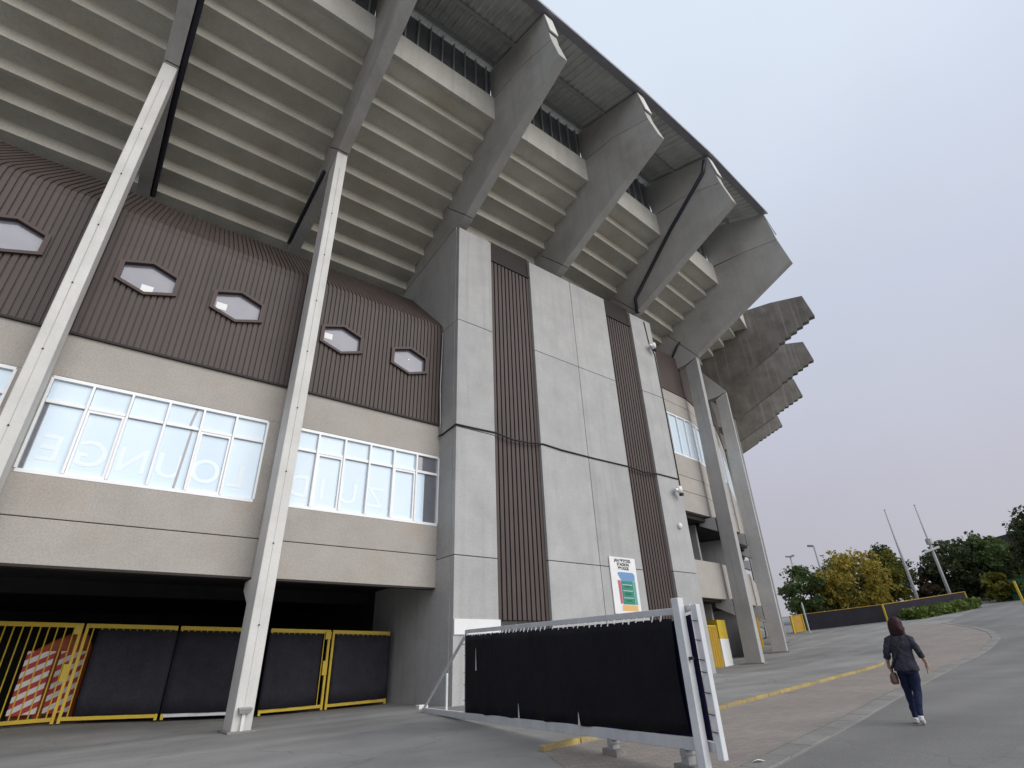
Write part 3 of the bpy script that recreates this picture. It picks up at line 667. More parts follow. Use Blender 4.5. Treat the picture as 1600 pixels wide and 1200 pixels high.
def cable(name, pts, r, m, label, cat, parent=None):
    b = MB(); b.tube(pts, r, 6); o = b.build(name, m, parent, smooth=True)
    if not parent: tag(o, label, cat)
    return o
FC = PF + .03
cable('cable', [P3(12.08, FD + .12, 11.8), P3(12.19, FD + .3, 11.85), P3(12.19, FC + .01, 11.95), P3(13.3, FC + .02, 11.98), P3(14.5, FC, 12.04), P3(15.6, FC, 11.9), P3(16.6, FC, 11.95), P3(17.7, FC, 12.1), P3(19, FC + .02, 12.02), P3(21.5, FC, 12.03), P3(24.4, FC, 12.08), P3(25.8, FC, 11.98), P3(27.3, FC, 12.1), P3(29.3, FC, 12.1)], .045, M['black'], 'dark cable run strung across the stair block at mid height', 'cable')
cable('cable', [P3(12.12, FD + .16, 17.9), P3(12.06, FD + .16, 14.5), P3(12.14, FD + .14, 12.6), P3(12.15, FD + .12, 11.8)], .035, M['galv'], 'thin pale cable hanging down beside the brown cladding', 'cable')
cable('cable', [P3(28.75, PF + .03, 24.4), P3(28.9, PF + .03, 22.6), P3(29.35, PF + .03, 21.7), P3(29.4, PF + .03, 16), P3(29.4, PF + .03, 11.4)], .04, M['black'], 'thin black cable running down the narrow pier to its cameras', 'cable')
def cctv(p, label):
    r = empty('security_camera', p, label, 'camera')
    b = MB(); b.tube([p, p + Vector((0, -.35, -.05))], .06, 8); b.build('bracket', M['galv'], r)
    b = MB(); b.tube([p + Vector((-.1, -.4, .1)), p + Vector((-.1, -.4, -.2)), p + Vector((-.1, -.4, -.32))], [.17, .2, .1], 12); b.build('housing', M['white'], r, smooth=True)
    b = MB(); b.bar(p + Vector((-.5, -.35, -.15)), p + Vector((-.15, -.38, -.08)), .18, .16); b.build('lens_box', M['white'], r, bevel=.02)
    b = MB(); b.bar(p + Vector((.1, -.35, -.45)), p + Vector((.1, -.35, -.28)), .22, .2); b.build('junction_box', M['black'], r)
cctv(P3(28.95, PF, 22.2), 'upper white security camera near the top of the narrow concrete pier')
cctv(P3(28.8, PF, 11.3), 'lower white security camera below the cable on the narrow concrete pier')
b = MB(); b.tube([P3(28.5, PF, 8.95), P3(28.5, PF + .14, 8.95), P3(28.5, PF + .2, 8.93)], [.17, .17, .09], 12)
tag(b.build('wall_lamp', M['white'], smooth=True), 'small round white wall fitting low on the narrow concrete pier', 'lamp')
b = MB(); fbox(b, fl, 12.26, 14.58, PF + .005, PF + .06, 2.82, 3.4)
tag(b.build('white_board', M['white'], bevel=.01), 'plain white board fixed low on the corner pier behind the sliding gate', 'board')

# floodlight at the foot of column 1
b = MB(); c1 = RIB[1][0]
r = empty('foot_light', P3(c1 - .02, .1, rgz(1)), 'small dark floodlight on a white stub at the column foot', 'lamp')
b = MB(); b.bar(P3(c1 - .02, .09, rgz(1) + .05), P3(c1 - .02, .09, rgz(1) + .5), .09, .07); b.build('stub', M['white'], r)
b = MB(); b.hexa([P3(c1 - .17, .2, rgz(1) + .5), P3(c1 + .13, .2, rgz(1) + .5), P3(c1 + .13, .03, rgz(1) + .5), P3(c1 - .17, .03, rgz(1) + .5), P3(c1 - .2, .24, rgz(1) + .62), P3(c1 + .18, .24, rgz(1) + .62), P3(c1 + .18, .03, rgz(1) + .66), P3(c1 - .2, .03, rgz(1) + .66)]); b.build('lamp_head', M['steel_grey'], r)

# ------------------------------------------------------------------ yellow gates under the left bays
FA, FB = (12.0, -5.0), (-4.0, -7.5)
def FL(u, z, o=0.0):             # u = s coordinate along the fence line
    t = (u - FA[0]) / (FB[0] - FA[0]); d = FA[1] + (FB[1] - FA[1]) * t
    return P3(u - .15 * o, d + o, z)
def fz(u):
    t = (u - FA[0]) / (FB[0] - FA[0]); return gz(u, FA[1] + (FB[1] - FA[1]) * t)
def leaf(u0, u1, label, net=None, bars=True, mtop='yellow', mbot='yellow', lz=.10, hz=None, post=()):
    zt0, zt1 = (3.60 - .03 * u0), (3.60 - .03 * u1)
    r = empty('yellow_gate', FL(u0, fz(u0)), label, 'gate', 'yellow gates under the stand')
    za, zb = fz(u0) + lz, fz(u1) + lz
    b = MB(); b.bar(FL(u0, zt0 - .06), FL(u1, zt1 - .06), .09, .15); b.build('top_rail', M[mtop], r, bevel=.008)
    b = MB(); b.bar(FL(u0, za + .06), FL(u1, zb + .06), .09, .12); b.build('bottom_rail', M[mbot], r, bevel=.008)
    for u, zlo, zhi in ((u0 + .05, za, zt0), (u1 - .05, zb, zt1)):
        b = MB(); b.bar(FL(u, zlo - .08), FL(u, zhi + .01), .1, .1, up=Vector((0, 1, 0))); b.build('upright', M['yellow'], r, bevel=.008)
    if bars:
        n = max(2, int((u1 - u0) / .235))
        for k in range(1, n):
            u = u0 + (u1 - u0) * k / n
            if net and net[0] + .05 < u < net[1] - .05: continue
            b = MB(); b.tube([FL(u, fz(u) + lz + .05), FL(u, 3.6 - .03 * u - .12)], .022, 6); b.build('bar', M['yellow'], r)
    if net:
        b = MB(); n = 14; m_ = 5; base = 0
        for k in range(n + 1):
            u = net[0] + (net[1] - net[0]) * k / n
            for j in range(m_ + 1):
                z0, z1 = fz(u) + lz + .13, 3.6 - .03 * u - .16; f = j / m_
                b.v.append(FL(u, z0 + (z1 - z0) * f, .085 + .012 * math.sin(k * 1.3 + j) + (.02 if 0 < j < m_ else 0) * math.sin(k * 2.1)))
        b.f = [[k * (m_ + 1) + j, (k + 1) * (m_ + 1) + j, (k + 1) * (m_ + 1) + j + 1, k * (m_ + 1) + j + 1] for k in range(n) for j in range(m_)]; b.m = [0] * len(b.f)
        o = b.build('mesh_cloth', M['net_grey'], r, smooth=True); s_ = o.modifiers.new('Solidify', 'SOLIDIFY'); s_.thickness = .006
        n = int((net[1] - net[0]) / .22)
        for k in range(n):
            u = net[0] + .1 + k * .22
            b = MB(); b.bar(FL(u, 3.6 - .03 * u - .19, .11), FL(u, 3.6 - .03 * u - .11, .09), .03, .02); b.build('cable_tie', M['yellow'], r)
    for u in post:
        b = MB(); b.bar(FL(u, 3.6 - .03 * u - .36, .02), FL(u, 3.6 - .03 * u - .06, .02), .24, .14, up=Vector((0, 1, 0))); b.build('hinge_plate', M['yellow'], r)
        b = MB(); b.bar(FL(u, fz(u) + lz + 1.2, .02), FL(u, fz(u) + lz + 1.75, .02), .2, .12, up=Vector((0, 1, 0))); b.build('lock_box', M['yellow'], r)
leaf(-7.5, -2.6, 'barred yellow gate at the far left edge with no cloth', None)
leaf(-2.55, .42, 'yellow gate with open bars in front of the striped boards', None, post=(.3,))
leaf(.50, 3.45, 'yellow gate with dark cloth next to the open barred leaf', (.92, 3.48))
leaf(3.55, 6.70, 'dark cloth gate with white bottom rail behind the front column', (3.52, 6.73), bars=False, mbot='white_steel')
leaf(6.85, 9.30, 'yellow gate with cloth and a barred gap right of the front column', (6.82, 8.98), bars=True, post=(9.2,))
leaf(9.38, 11.95, 'rightmost yellow gate with dark cloth against the concrete flank', (9.5, 11.98), bars=False)

# striped boards and orange barrier behind the bars
def striped(u, d, w, h, label):
    z0 = gz(u, d) + .30
    r = empty('striped_board', P3(u, d, gz(u, d)), label, 'barrier board', 'striped barrier boards behind the gate')
    b = MB(); fbox(b, fl, u - w / 2, u + w / 2, d - .06, d, z0, z0 + h); b.build('board', M['red'], r, bevel=.01)
    n = 6; st = h / n * 1.12
    for k in range(-2, n + 1):
        za = z0 + k * st; pts = [(-w / 2, za), (w / 2, za + w * .55), (w / 2, za + w * .55 + st * .5), (-w / 2, za + st * .5)]
        # clip the stripe to the board
        poly = pts
        for lim, keep_above in ((z0 + .03, True), (z0 + h - .03, False)):
            out = []
            for (x1, y1), (x2, y2) in zip(poly, poly[1:] + poly[:1]):
                in1 = (y1 >= lim) if keep_above else (y1 <= lim); in2 = (y2 >= lim) if keep_above else (y2 <= lim)
                if in1: out.append((x1, y1))
                if in1 != in2: f = (lim - y1) / (y2 - y1); out.append((x1 + (x2 - x1) * f, lim))
            poly = out
            if len(poly) < 3: break
        if len(poly) < 3: continue
        b = MB(); b.prism([P3(u + x, d + .001, y) for x, y in poly], [P3(u + x, d + .012, y) for x, y in poly]); b.build('stripe', M['white'], r)
    for x in (-w * .35, w * .35):
        b = MB(); fbox(b, fl, u + x - .06, u + x + .06, d - .2, d - .07, gz(u, d) - .05, z0 + h * .5); b.build('leg', M['black'], r)
striped(-.56, -7.75, .80, 2.05, 'left of the two red and white striped boards behind the bars')
striped(.40, -7.85, .78, 2.05, 'right of the two red and white striped boards, half behind the gate posts')
r = empty('plastic_barrier', P3(.1, -8.6, gz(.1, -8.6)), 'orange plastic barrier heap behind the striped boards', 'barrier')
b = MB(); pts = [(-1.05, .0), (.85, .0), (.85, 2.5), (.6, 2.95), (.1, 3.0), (-.45, 2.7), (-.95, 2.35)]
g0 = gz(.1, -8.6); b.prism([P3(.1 + x, -8.3, g0 + z) for x, z in pts], [P3(.1 + x * .95, -9.0, g0 + z * .97) for x, z in pts]); b.build('shell', M['orange'], r, bevel=.08)
for x in (-.75, -.1, .55):
    b = MB(); fbox(b, fl, .1 + x - .05, .1 + x + .05, -8.3, -8.22, g0 + .2, g0 + 2.4); b.build('moulded_rib', M['orange'], r, bevel=.02)

# ------------------------------------------------------------------ white sliding gate with black cloth
GA, GB = Vector((10.75, .65)), Vector((7.28, 14.70)); GL = (GB - GA).length; GU = (GB - GA) / GL; GN = Vector((-GU.y, GU.x))
def GT(a, z, o=0.0):
    p = GA + GU * a + GN * o; return P3(p.x, p.y, z)
def gbot(a): return .36 + (.58 - .36) * a / GL          # centre height of the bottom beam
def gtop(a): return 2.60 + (2.26 - 2.60) * (a - 4.6) / (14.4 - 4.6)
sgate = empty('sliding_gate', GT(7, gz(9.0)), 'white framed sliding gate covered in black cloth with a triangular tail', 'gate')
def gpart(name, a0, z0, a1, z1, w, h, m='white_steel', o=0.0, bev=.008, par=None):
    b = MB(); b.bar(GT(a0, z0, o), GT(a1, z1, o), w, h, up=Vector((0, 0, 1)) if abs(a1 - a0) > .2 else Vector((0, 1, 0))); return b.build(name, M[m], par or sgate, bevel=bev)
gpart('bottom_beam', -.02, gbot(0), 14.45, gbot(14.45), .14, .16)
gpart('top_rail', 4.62, gtop(4.62), 14.5, gtop(14.5), .08, .10)
gpart('tail_brace', .05, gbot(0) + .08, 4.45, gtop(4.6) - .12, .07, .07)
gpart('tail_post', 2.66, gbot(2.6) + .08, 2.66, 1.5, .07, .07)
gpart('upright', 4.6, gbot(4.6) + .081, 4.6, gtop(4.6) + .04, .09, .09)
gpart('upright', 9.4, gbot(9.4) + .081, 9.4, gtop(9.4) - .05, .05, .05)
gpart('upright', 14.8, gbot(14.7) - .15, 14.8, gtop(14.8) + .07, .10, .10)
gpart('end_connector', 14.46, gtop(14.5), 14.72, gtop(14.5) + .03, .06, .08)
gpart('end_connector', 14.46, gbot(14.5), 14.72, gbot(14.5) - .02, .06, .12)
b = MB(); n, m_ = 60, 10
for k in range(n + 1):
    a = 4.66 + (14.3 - 4.66) * k / n
    for j in range(m_ + 1):
        f = j / m_; z0, z1 = gbot(a) + .10, gtop(a) - .09
        sag = -.012 * abs(math.sin((a - 4.66) * math.pi / .28)) * (f > .95)
        wob = .03 * math.sin(a * 2.3 + f * 2) * math.sin(f * math.pi) + .018 * math.sin(a * 5.1 + f * 7) * (1 - f) + .006 * math.sin(a * 11 + f * 3)
        b.v.append(GT(a, z0 + (z1 - z0) * f + sag + (.03 * math.sin(a * 3.7) if j == 0 else 0), .075 + wob))
b.f = [[k * (m_ + 1) + j, (k + 1) * (m_ + 1) + j, (k + 1) * (m_ + 1) + j + 1, k * (m_ + 1) + j + 1] for k in range(n) for j in range(m_)]; b.m = [0] * len(b.f)
cl = b.build('mesh_cloth', M['net'], sgate, smooth=True); s_ = cl.modifiers.new('Solidify', 'SOLIDIFY'); s_.thickness = .005
b = MB()   # navy backing strip that shows along the lower edge and in the end gap
b.hexa([GT(4.7, gbot(4.7) + .06, .03), GT(14.7, gbot(14.7) + .06, .03), GT(14.7, gbot(14.7) + .06, .02), GT(4.7, gbot(4.7) + .06, .02), GT(4.7, gbot(4.7) + .4, .03), GT(14.7, gtop(14.7) - .06, .03), GT(14.7, gtop(14.7) - .06, .02), GT(4.7, gbot(4.7) + .4, .02)])
b.build('backing_cloth', M['navy'], sgate)
for k in range(44):
    a = 5.0 + k * .212 + random.uniform(-.03, .03)
    if random.random() < .08: continue
    b = MB(); b.bar(GT(a, gtop(a) - .115 - random.uniform(0, .03), .13), GT(a + random.uniform(-.02, .02), gtop(a) - .05, .10), .022, .015); b.build('cable_tie', M['white'], sgate)
for a, z, hh in ((5.75, 1.55, .55), (8.57, gbot(8.5) + .1, .28), (11.3, gbot(11) + .08, .22)):
    b = MB(); b.prism([GT(a - .03, z, .13), GT(a + .05, z, .13), GT(a + .01, z + hh, .135)], [GT(a - .03, z, .125), GT(a + .05, z, .125), GT(a + .01, z + hh, .13)]); b.build('cloth_tear', M['white_steel'], sgate)
for z in (.75, .95, 1.2, 1.45, 1.6, 1.85, 2.1):
    b = MB(); b.bar(GT(14.745, z, .06), GT(14.855, z - .01, .06), .012, .01); b.build('black_tie', M['black'], sgate)
for a in (4.56,):
    for z in (.8, 1.2, 1.5, 1.95):
        b = MB(); b.bar(GT(a - .06, z, .06), GT(a + .06, z, .06), .012, .012); b.build('black_tie', M['black'], sgate)
# guide post in front of the gate end
pa = GT(14.6, gz(7.2) - .1, .15); pt = GT(14.6, 2.42, .15)
gpst = empty('gate_post', pa, 'white steel guide post standing at the near end of the sliding gate', 'post')
b = MB(); b.bar(pa, pt, .13, .13, up=Vector((0, 1, 0))); b.build('post', M['white_steel'], gpst, bevel=.01)
b = MB(); b.bar(GT(14.5, 2.3, .15), GT(14.5, 2.3, .0), .05, .05); b.build('guide_arm', M['galv'], gpst)
for z in (1.62,):
    b = MB(); b.bar(GT(14.66, z, .15), GT(14.74, z, .15), .04, .04); b.build('latch', M['black'], gpst)
# posts at the pier end
for k, (a, o, lab) in enumerate(((4.05, -.25, 'pale gate guide post beside the tail of the sliding gate'),)):
    p0, p1 = GT(a, gz(9.9) - .1, o), GT(a, 2.35, o)
    g_ = empty('guide_post', p0, lab, 'post')
    b = MB(); b.bar(p0, p1, .1, .1, up=Vector((0, 1, 0))); b.build('post', M['white_steel'], g_, bevel=.01)
    b = MB(); b.tube([GT(a, 2.3, o + .06), GT(a, 2.3, o + .28)], .04, 8); b.build('roller', M['galv'], g_)
# rollers under the gate
for a, lab in ((12.2, 'galvanised roller carriage under the near half of the sliding gate'), (14.1, 'roller carriage close to the gate guide post')):
    z0 = gz(GT(a, 0).x)
    r = empty('gate_roller', GT(a, z0), lab, 'roller')
    b = MB(); b.bar(GT(a - .22, z0 + .05), GT(a + .22, z0 + .05), .2, .1); b.build('foot', M['gutter'], r, bevel=.01)
    b = MB(); b.bar(GT(a, z0 + .1), GT(a, gbot(a) - .16), .16, .12, up=Vector((0, 1, 0))); b.build('bracket', M['galv'], r)
    b = MB(); b.tube([GT(a, gbot(a) - .12, -.09), GT(a, gbot(a) - .12, .09)], .06, 12); b.build('wheel', M['steel_grey'], r)
# concrete stub by the flank
b = MB(); fbox(b, fl, 11.15, 11.55, -.75, -.45, gz(11.3) - .05, gz(11.3) + .13)
tag(b.build('concrete_block', M['conc_col'], bevel=.03), 'small loose concrete block on the asphalt by the pier', 'block')

# ------------------------------------------------------------------ ochre ticket gates and netting inside the right bays
def ticket_gate(i, u0, u1, d, label):
    F = chord(i); z0 = gz(F(u0, d, 0).x, 0)
    r = empty('ticket_gate', F((u0 + u1) / 2, d, z0), label, 'gate')
    b = MB(); fbox(b, F, u0, u1, d - .08, d, z0 + .1, z0 + 2.5); b.build('panel', M['yellow_dull'], r)
    b = MB(); fbox(b, F, u0 - .06, u0, d - .09, d + .02, z0 - .1, z0 + 2.55); fbox(b, F, u1, u1 + .06, d - .09, d + .02, z0 - .1, z0 + 2.55); fbox(b, F, u0, u1, d - .09, d + .02, z0 + 2.5, z0 + 2.58); b.build('frame', M['yellow'], r)
    for k in range(1, 8):
        u = u0 + (u1 - u0) * k / 8
        b = MB(); fbox(b, F, u - .02, u + .02, d, d + .03, z0 + .12, z0 + 2.48); b.build('bar', M['yellow'], r)
ticket_gate(4, 3.9, 6.2, -1.95, 'ochre barred gate inside the bay next to the stair block')
ticket_gate(5, 5.6, 7.3, -1.95, 'ochre gate panel between the first and second free columns')
ticket_gate(6, 4.6, 7.0, -1.95, 'ochre gate panel beyond the second free column')
F4 = chord(4); z0 = gz(F4(6.9, -2, 0).x)
r = empty('booth', F4(6.85, -2.2, z0), 'small booth with yellow upper and white lower panel under the gallery', 'booth')
b = MB(); fbox(b, F4, 6.32, 7.4, -2.7, -1.85, z0 - .05, z0 + 1.6); b.build('lower_panel', M['white'], r)
b = MB(); fbox(b, F4, 6.32, 7.4, -2.7, -1.85, z0 + 1.602, z0 + 2.75); b.build('upper_panel', M['yellow'], r)
F5 = chord(5); z0 = gz(F5(3, -3, 0).x)
b = MB(); fbox(b, F5, .2, 4.5, -4.1, -4.0, z0 + 1.9, z0 + 4.0)
tag(b.build('banner', M['navy']), 'dark navy banner hung under the gallery behind the first free column', 'banner')

# ------------------------------------------------------------------ far fence, planting, poles
def far_panel(pa, pb, label, m='net_grey', h=1.6, rail=True, last=False):
    a, bb = Vector(pa), Vector(pb)
    def Q(f, z): p = a.lerp(bb, f); return P3(p.x, p.y, gz(p.x) + z)
    r = empty('fence_panel', Q(.5, 0), label, 'fence', 'black fence panels at the far end of the forecourt')
    x = MB(); x.prism([Q(0, .05), Q(1, .05), Q(1, h), Q(0, h)], [p + Vector((.03, .03, 0)) for p in (Q(0, .05), Q(1, .05), Q(1, h), Q(0, h))]); x.build('mesh_cloth', M[m], r)
    if rail: x = MB(); x.bar(Q(0, h + .04), Q(1, h + .04), .06, .06); x.build('top_rail', M['yellow_dull'], r)
    for f in ((0, 1) if last else (0,)):
        x = MB(); x.bar(Q(f, -.1), Q(f, h + .08), .15, .15, up=Vector((0, 1, 0))); x.build('post', M['yellow'], r)
def GP(px): pass
FF = [(59.9, -10.3), (61.5, -9.9), (64.0, -6.6), (66.2, -3.6), (71.5, -1.3), (77.2, .9)]
far_panel(FF[0], FF[1], 'short ochre fence panel beside the last column', 'yellow_dull')
far_panel(FF[1], FF[3], 'long black fence panel below the yellow tree')
far_panel(FF[3], FF[5], 'black fence panel behind the low green planting, ending in a yellow post', last=True)

def leaves(b, c, r3, n, size, up=.3, rng=random):
    for _ in range(n):
        while True:
            p = Vector((rng.uniform(-1, 1), rng.uniform(-1, 1), rng.uniform(-1, 1)))
            if p.length <= 1: break
        p = Vector((p.x * r3[0], p.y * r3[1], p.z * r3[2])) + c
        t = Vector((rng.gauss(0, 1), rng.gauss(0, 1), rng.gauss(0, 1))).normalized(); u = t.orthogonal().normalized()
        u = (Matrix.Rotation(rng.uniform(0, 6.28), 3, t) @ u); s_ = size * rng.choice((.5, .7, .9, 1.1, 1.6)) * rng.uniform(.85, 1.15); w = t.cross(u)
        b.add([p - u * s_ * .5, p + w * s_ * .32, p + u * s_ * .5, p - w * s_ * .32], [(0, 1, 2, 3)])
def tree(s, d, h, rx, crown_lo, m, label, seed, n=46, leaf=.42, per=95, squash=1.0, lean=0, trunk_r=.22, kindname='broadleaf_tree', group='trees beyond the far fence', lumps=None):
    rng = random.Random(seed); z0 = gz(s); base = P3(s, d, z0)
    r = empty(kindname, base, label, 'tree', group)
    b = MB(); top = base + Vector((lean, 0, h * .72)); mid = base.lerp(top, .45) + Vector((rng.uniform(-.3, .3), rng.uniform(-.3, .3), 0))
    b.tube([base - Vector((0, 0, .3)), base + Vector((0, 0, .4)), mid, top], [trunk_r * 1.35, trunk_r, trunk_r * .75, trunk_r * .25], 8)
    cz = (crown_lo + h) / 2; rz = (h - crown_lo) / 2; cents = []
    for k in range(n):
        a = rng.uniform(0, 6.283); w = rng.uniform(-1, 1); rr = math.sqrt(1 - w * w); f = rng.uniform(.45, 1.0) ** .6
        prof = (1 - .25 * max(0, w)) if w > 0 else 1
        c = base + Vector((lean * .7 + math.cos(a) * rr * rx * f * prof, math.sin(a) * rr * rx * f * prof * .9, cz + w * rz * f * .92))
        cents.append(c)
    for c in cents[:9]:
        st = mid.lerp(top, rng.uniform(0, .8)); b.tube([st, st.lerp(c, .5) + Vector((0, 0, .15)), c], [trunk_r * .4, trunk_r * .22, trunk_r * .08], 5)
    b.build('trunk', M['wood'], r, smooth=True)
    b = MB()
    for c in cents:
        q = rng.uniform(.55, 1.1) * rx * .36
        leaves(b, c, (q, q, q * .75), per, leaf, rng=rng)
    # stray outer twigs
    for _ in range(int(n * .6)):
        c = rng.choice(cents); dirv = (c - (base + Vector((0, 0, cz)))).normalized(); leaves(b, c + dirv * rx * .3, (.5, .5, .4), 14, leaf * .8, rng=rng)
    b.build('crown', m, r, recalc=False)
    return r
tree(76.5, -15.2, 6.6, 4.0, .4, M['leaf_green'], 'mid green tree beside the last column, left of the yellow tree', 11, n=52, per=110)
tree(80.0, -10.6, 7.6, 4.8, .3, M['leaf_yellow'], 'broad yellow autumn tree behind the black fence', 12, n=64, per=120, leaf=.40)
tree(83.5, -8.2, 7.2, 3.0, .5, M['leaf_yg'], 'yellow green tree leaning against the right of the yellow tree', 13, n=40, per=100)
tree(94.0, -11.2, 8.6, 3.4, .8, M['leaf_dark'], 'dark tree rising behind the yellow tree with a pointed top', 14, n=46, per=95)
tree(86.5, -4.2, 4.2, 2.2, .1, M['leaf_brown'], 'low brownish bush between the yellow tree and the dark trees', 15, n=30, per=80, trunk_r=.12, kindname='bush')
tree(88.5, -1.8, 8.0, 3.6, .2, M['leaf_dark'], 'dark green tree left of the second pole', 16, n=56, per=115)
tree(90.5, 1.2, 7.6, 3.6, .2, M['leaf_green'], 'rounded dark green tree right of the second pole', 17, n=56, per=115)
tree(93.5, 4.0, 6.2, 2.8, .2, M['leaf_brown'], 'brownish tree in front of the dark house roof', 18, n=44, per=100)
tree(86.0, 8.6, 10.2, 3.6, 1.0, M['leaf_dark'], 'tall dark tree at the right edge of the picture', 19, n=60, per=120)
tree(84.0, 2.6, 3.0, 1.8, .1, M['leaf_yg'], 'small yellow green bush near the end of the fence', 20, n=26, per=80, trunk_r=.1, kindname='bush')
tree(84.5, 5.6, 2.4, 1.6, .1, M['leaf_hedge'], 'small bright green bush in front of the green fence', 21, n=24, per=80, trunk_r=.1, kindname='bush')
tree(100, -20, 8.5, 4.5, .3, M['leaf_dark'], 'far dark tree showing above the green tree beside the column', 22, n=44, per=90)
# low planting in front of the fence: nobody could count it
b = MB(); rng = random.Random(5)
for _ in range(420):
    f = rng.random(); s = 66.3 + f * 10.2; d = -2.9 + f * 3.5 + rng.uniform(.4, 2.3) * (1 - .3 * f)
    leaves(b, P3(s, d, gz(s) + rng.uniform(.15, .75)), (.4, .4, .35), 16, .3, rng=rng)
tag(b.build('low_planting', M['leaf_hedge'], recalc=False), 'low green planting in front of the far black fence', 'planting', kind='stuff')

def flag_pole(s, d, top, label, lamp=False):
    z0 = gz(s); r = empty('tall_pole', P3(s, d, z0), label, 'pole', 'tall poles behind the far fence')
    b = MB(); b.tube([P3(s, d, z0 - .2), P3(s, d, z0 + 6), P3(s, d, top)], [.19, .15, .08], 10); b.build('shaft', M['pole'], r, smooth=True)
    b = MB(); b.tube([P3(s, d, top), P3(s, d, top + .12)], [.12, .05], 8); b.build('cap', M['pole'], r)
    if lamp:
        b = MB(); b.bar(P3(s - .2, d - .75, top - 5.4), P3(s + .2, d + .75, top - 5.0), .5, .22); b.build('lamp_bracket', M['white'], r)
        b = MB(); b.tube([P3(s, d, top - 4.6), P3(s, d, top - 4.0)], .34, 8); b.build('collar', M['steel_grey'], r)
flag_pole(76.6, -3.5, 17.1, 'left of the two tall tapering poles, rising beside the yellow tree')
flag_pole(77.4, -.5, 17.1, 'right of the two tall poles with a pale bracket half way up', True)
def street_lamp(s, d, top, label, heads):
    z0 = gz(s); r = empty('street_lamp', P3(s, d, z0), label, 'street lamp')
    b = MB(); b.tube([P3(s, d, z0 - .2), P3(s, d, top)], [.17, .12], 8); b.build('shaft', M['steel_grey'], r, smooth=True)
    for o in heads:
        b = MB(); b.bar(P3(s, d, top), P3(s, d + o * .8, top + .15), .3, .26); b.build('lamp_head', M['steel_grey'], r)
street_lamp(78.0, -13.7, 14.7, 'dark street lamp standing above the green tree', (-1,))
street_lamp(99.2, -27.4, 17.2, 'distant twin headed lamp close to the last column', (-1, 1))
# short white marker post in front of the far fence
b = MB(); mp_ = (59.0, -8.3); z0 = gz(mp_[0]); b.tube([P3(*mp_, z0 - .1), P3(*mp_, z0 + 2.6), P3(*mp_, z0 + 2.9)], [.09, .09, .02], 8)
tag(b.build('marker_post', M['pole']), 'thin pale marker post in front of the black fence', 'post')
# green mesh fence, yellow post and blue sign at the right edge
r = empty('green_fence', P3(84, 6.5, gz(84)), 'green mesh fence between bushes at the end of the road', 'fence')
x = MB(); x.prism([P3(83.5, 3.6, gz(83.5)), P3(83.5, 9.0, gz(83.5)), P3(83.5, 9.0, gz(83.5) + 2.2), P3(83.5, 3.6, gz(83.5) + 2.2)], [P3(83.55, 3.6, gz(83.5)), P3(83.55, 9.0, gz(83.5)), P3(83.55, 9.0, gz(83.5) + 2.2), P3(83.55, 3.6, gz(83.5) + 2.2)]); x.build('mesh_panel', M['greennet'], r)
for d in (3.6, 5.4, 7.2, 9.0):
    x = MB(); x.tube([P3(83.4, d, gz(83.4)), P3(83.4, d, gz(83.4) + 2.35)], .05, 6); x.build('post', M['greennet'], r)
x = MB(); x.bar(P3(70.2, 6.75, gz(70) - .1), P3(70.2, 6.75, gz(70) + 2.4), .18, .18, up=Vector((0, 1, 0)))
tag(x.build('yellow_post', M['yellow'], bevel=.02), 'yellow post at the right edge of the road', 'post')
r = empty('road_sign', P3(78, 7.2, gz(78)), 'blue road sign on a pole at the right edge', 'sign')
x = MB(); x.tube([P3(78, 7.2, gz(78)), P3(78, 7.2, gz(78) + 3.6)], .05, 6); x.build('pole', M['pole'], r)
x = MB(); x.tube([P3(77.92, 7.2, gz(78) + 3.3), P3(77.88, 7.2, gz(78) + 3.3)], .5, 16); x.build('disc', M['blue_sign'], r)
# house with dark roof behind the trees
r = empty('house', P3(106, 1.5, gz(106)), 'dark roofed house showing between the trees on the right', 'house')
hz0 = gz(106)
x = MB(); fbox(x, fl, 102, 112, -4.5, 6, hz0, hz0 + 4.2); x.build('wall', M['brown_dark'], r)
x = MB(); x.prism([P3(101.5, -5, hz0 + 4.2), P3(101.5, 6.5, hz0 + 4.2), P3(101.5, 3.5, hz0 + 8.2), P3(101.5, -1.5, hz0 + 7.6)], [P3(112.5, -5, hz0 + 4.2), P3(112.5, 6.5, hz0 + 4.2), P3(112.5, 3.5, hz0 + 8.2), P3(112.5, -1.5, hz0 + 7.6)]); x.build('roof', M['house'], r)

# ------------------------------------------------------------------ the woman walking away along the gutter
M['skin'] = mat('skin', (.42, .27, .21), None, rough=.55); M['hair'] = mat('dark_red_hair', (.032, .007, .010), (.016, .004, .006), 40, rough=.6)
M['cardigan'] = mat('charcoal_knit', (.040, .042, .058), (.028, .030, .043), 14, rough=.9, bump=.4, bscale=90)
M['jeans'] = mat('dark_denim', (.011, .018, .058), (.007, .012, .040), 12, rough=.85, bump=.3, bscale=120)
M['shoe'] = mat('white_trainers', (.72, .72, .71), (.62, .62, .61), 20, rough=.6)
M['bag'] = mat('brown_leather', (.17, .10, .075), (.13, .075, .055), 12, rough=.5)
fx = Vector((1, .21, 0)).normalized(); rx_ = Vector((fx.y, -fx.x, 0))
pbase = P3(13.0, 15.36, gz(13.0) + .006)
per = empty('person', pbase, 'person with dark red hair, charcoal cardigan and jeans walking away along the road', 'person')
def H(x, y, z): return pbase + (rx_ * (x + .075 * z) + fx * y + Vector((0, 0, z))) * 1.05
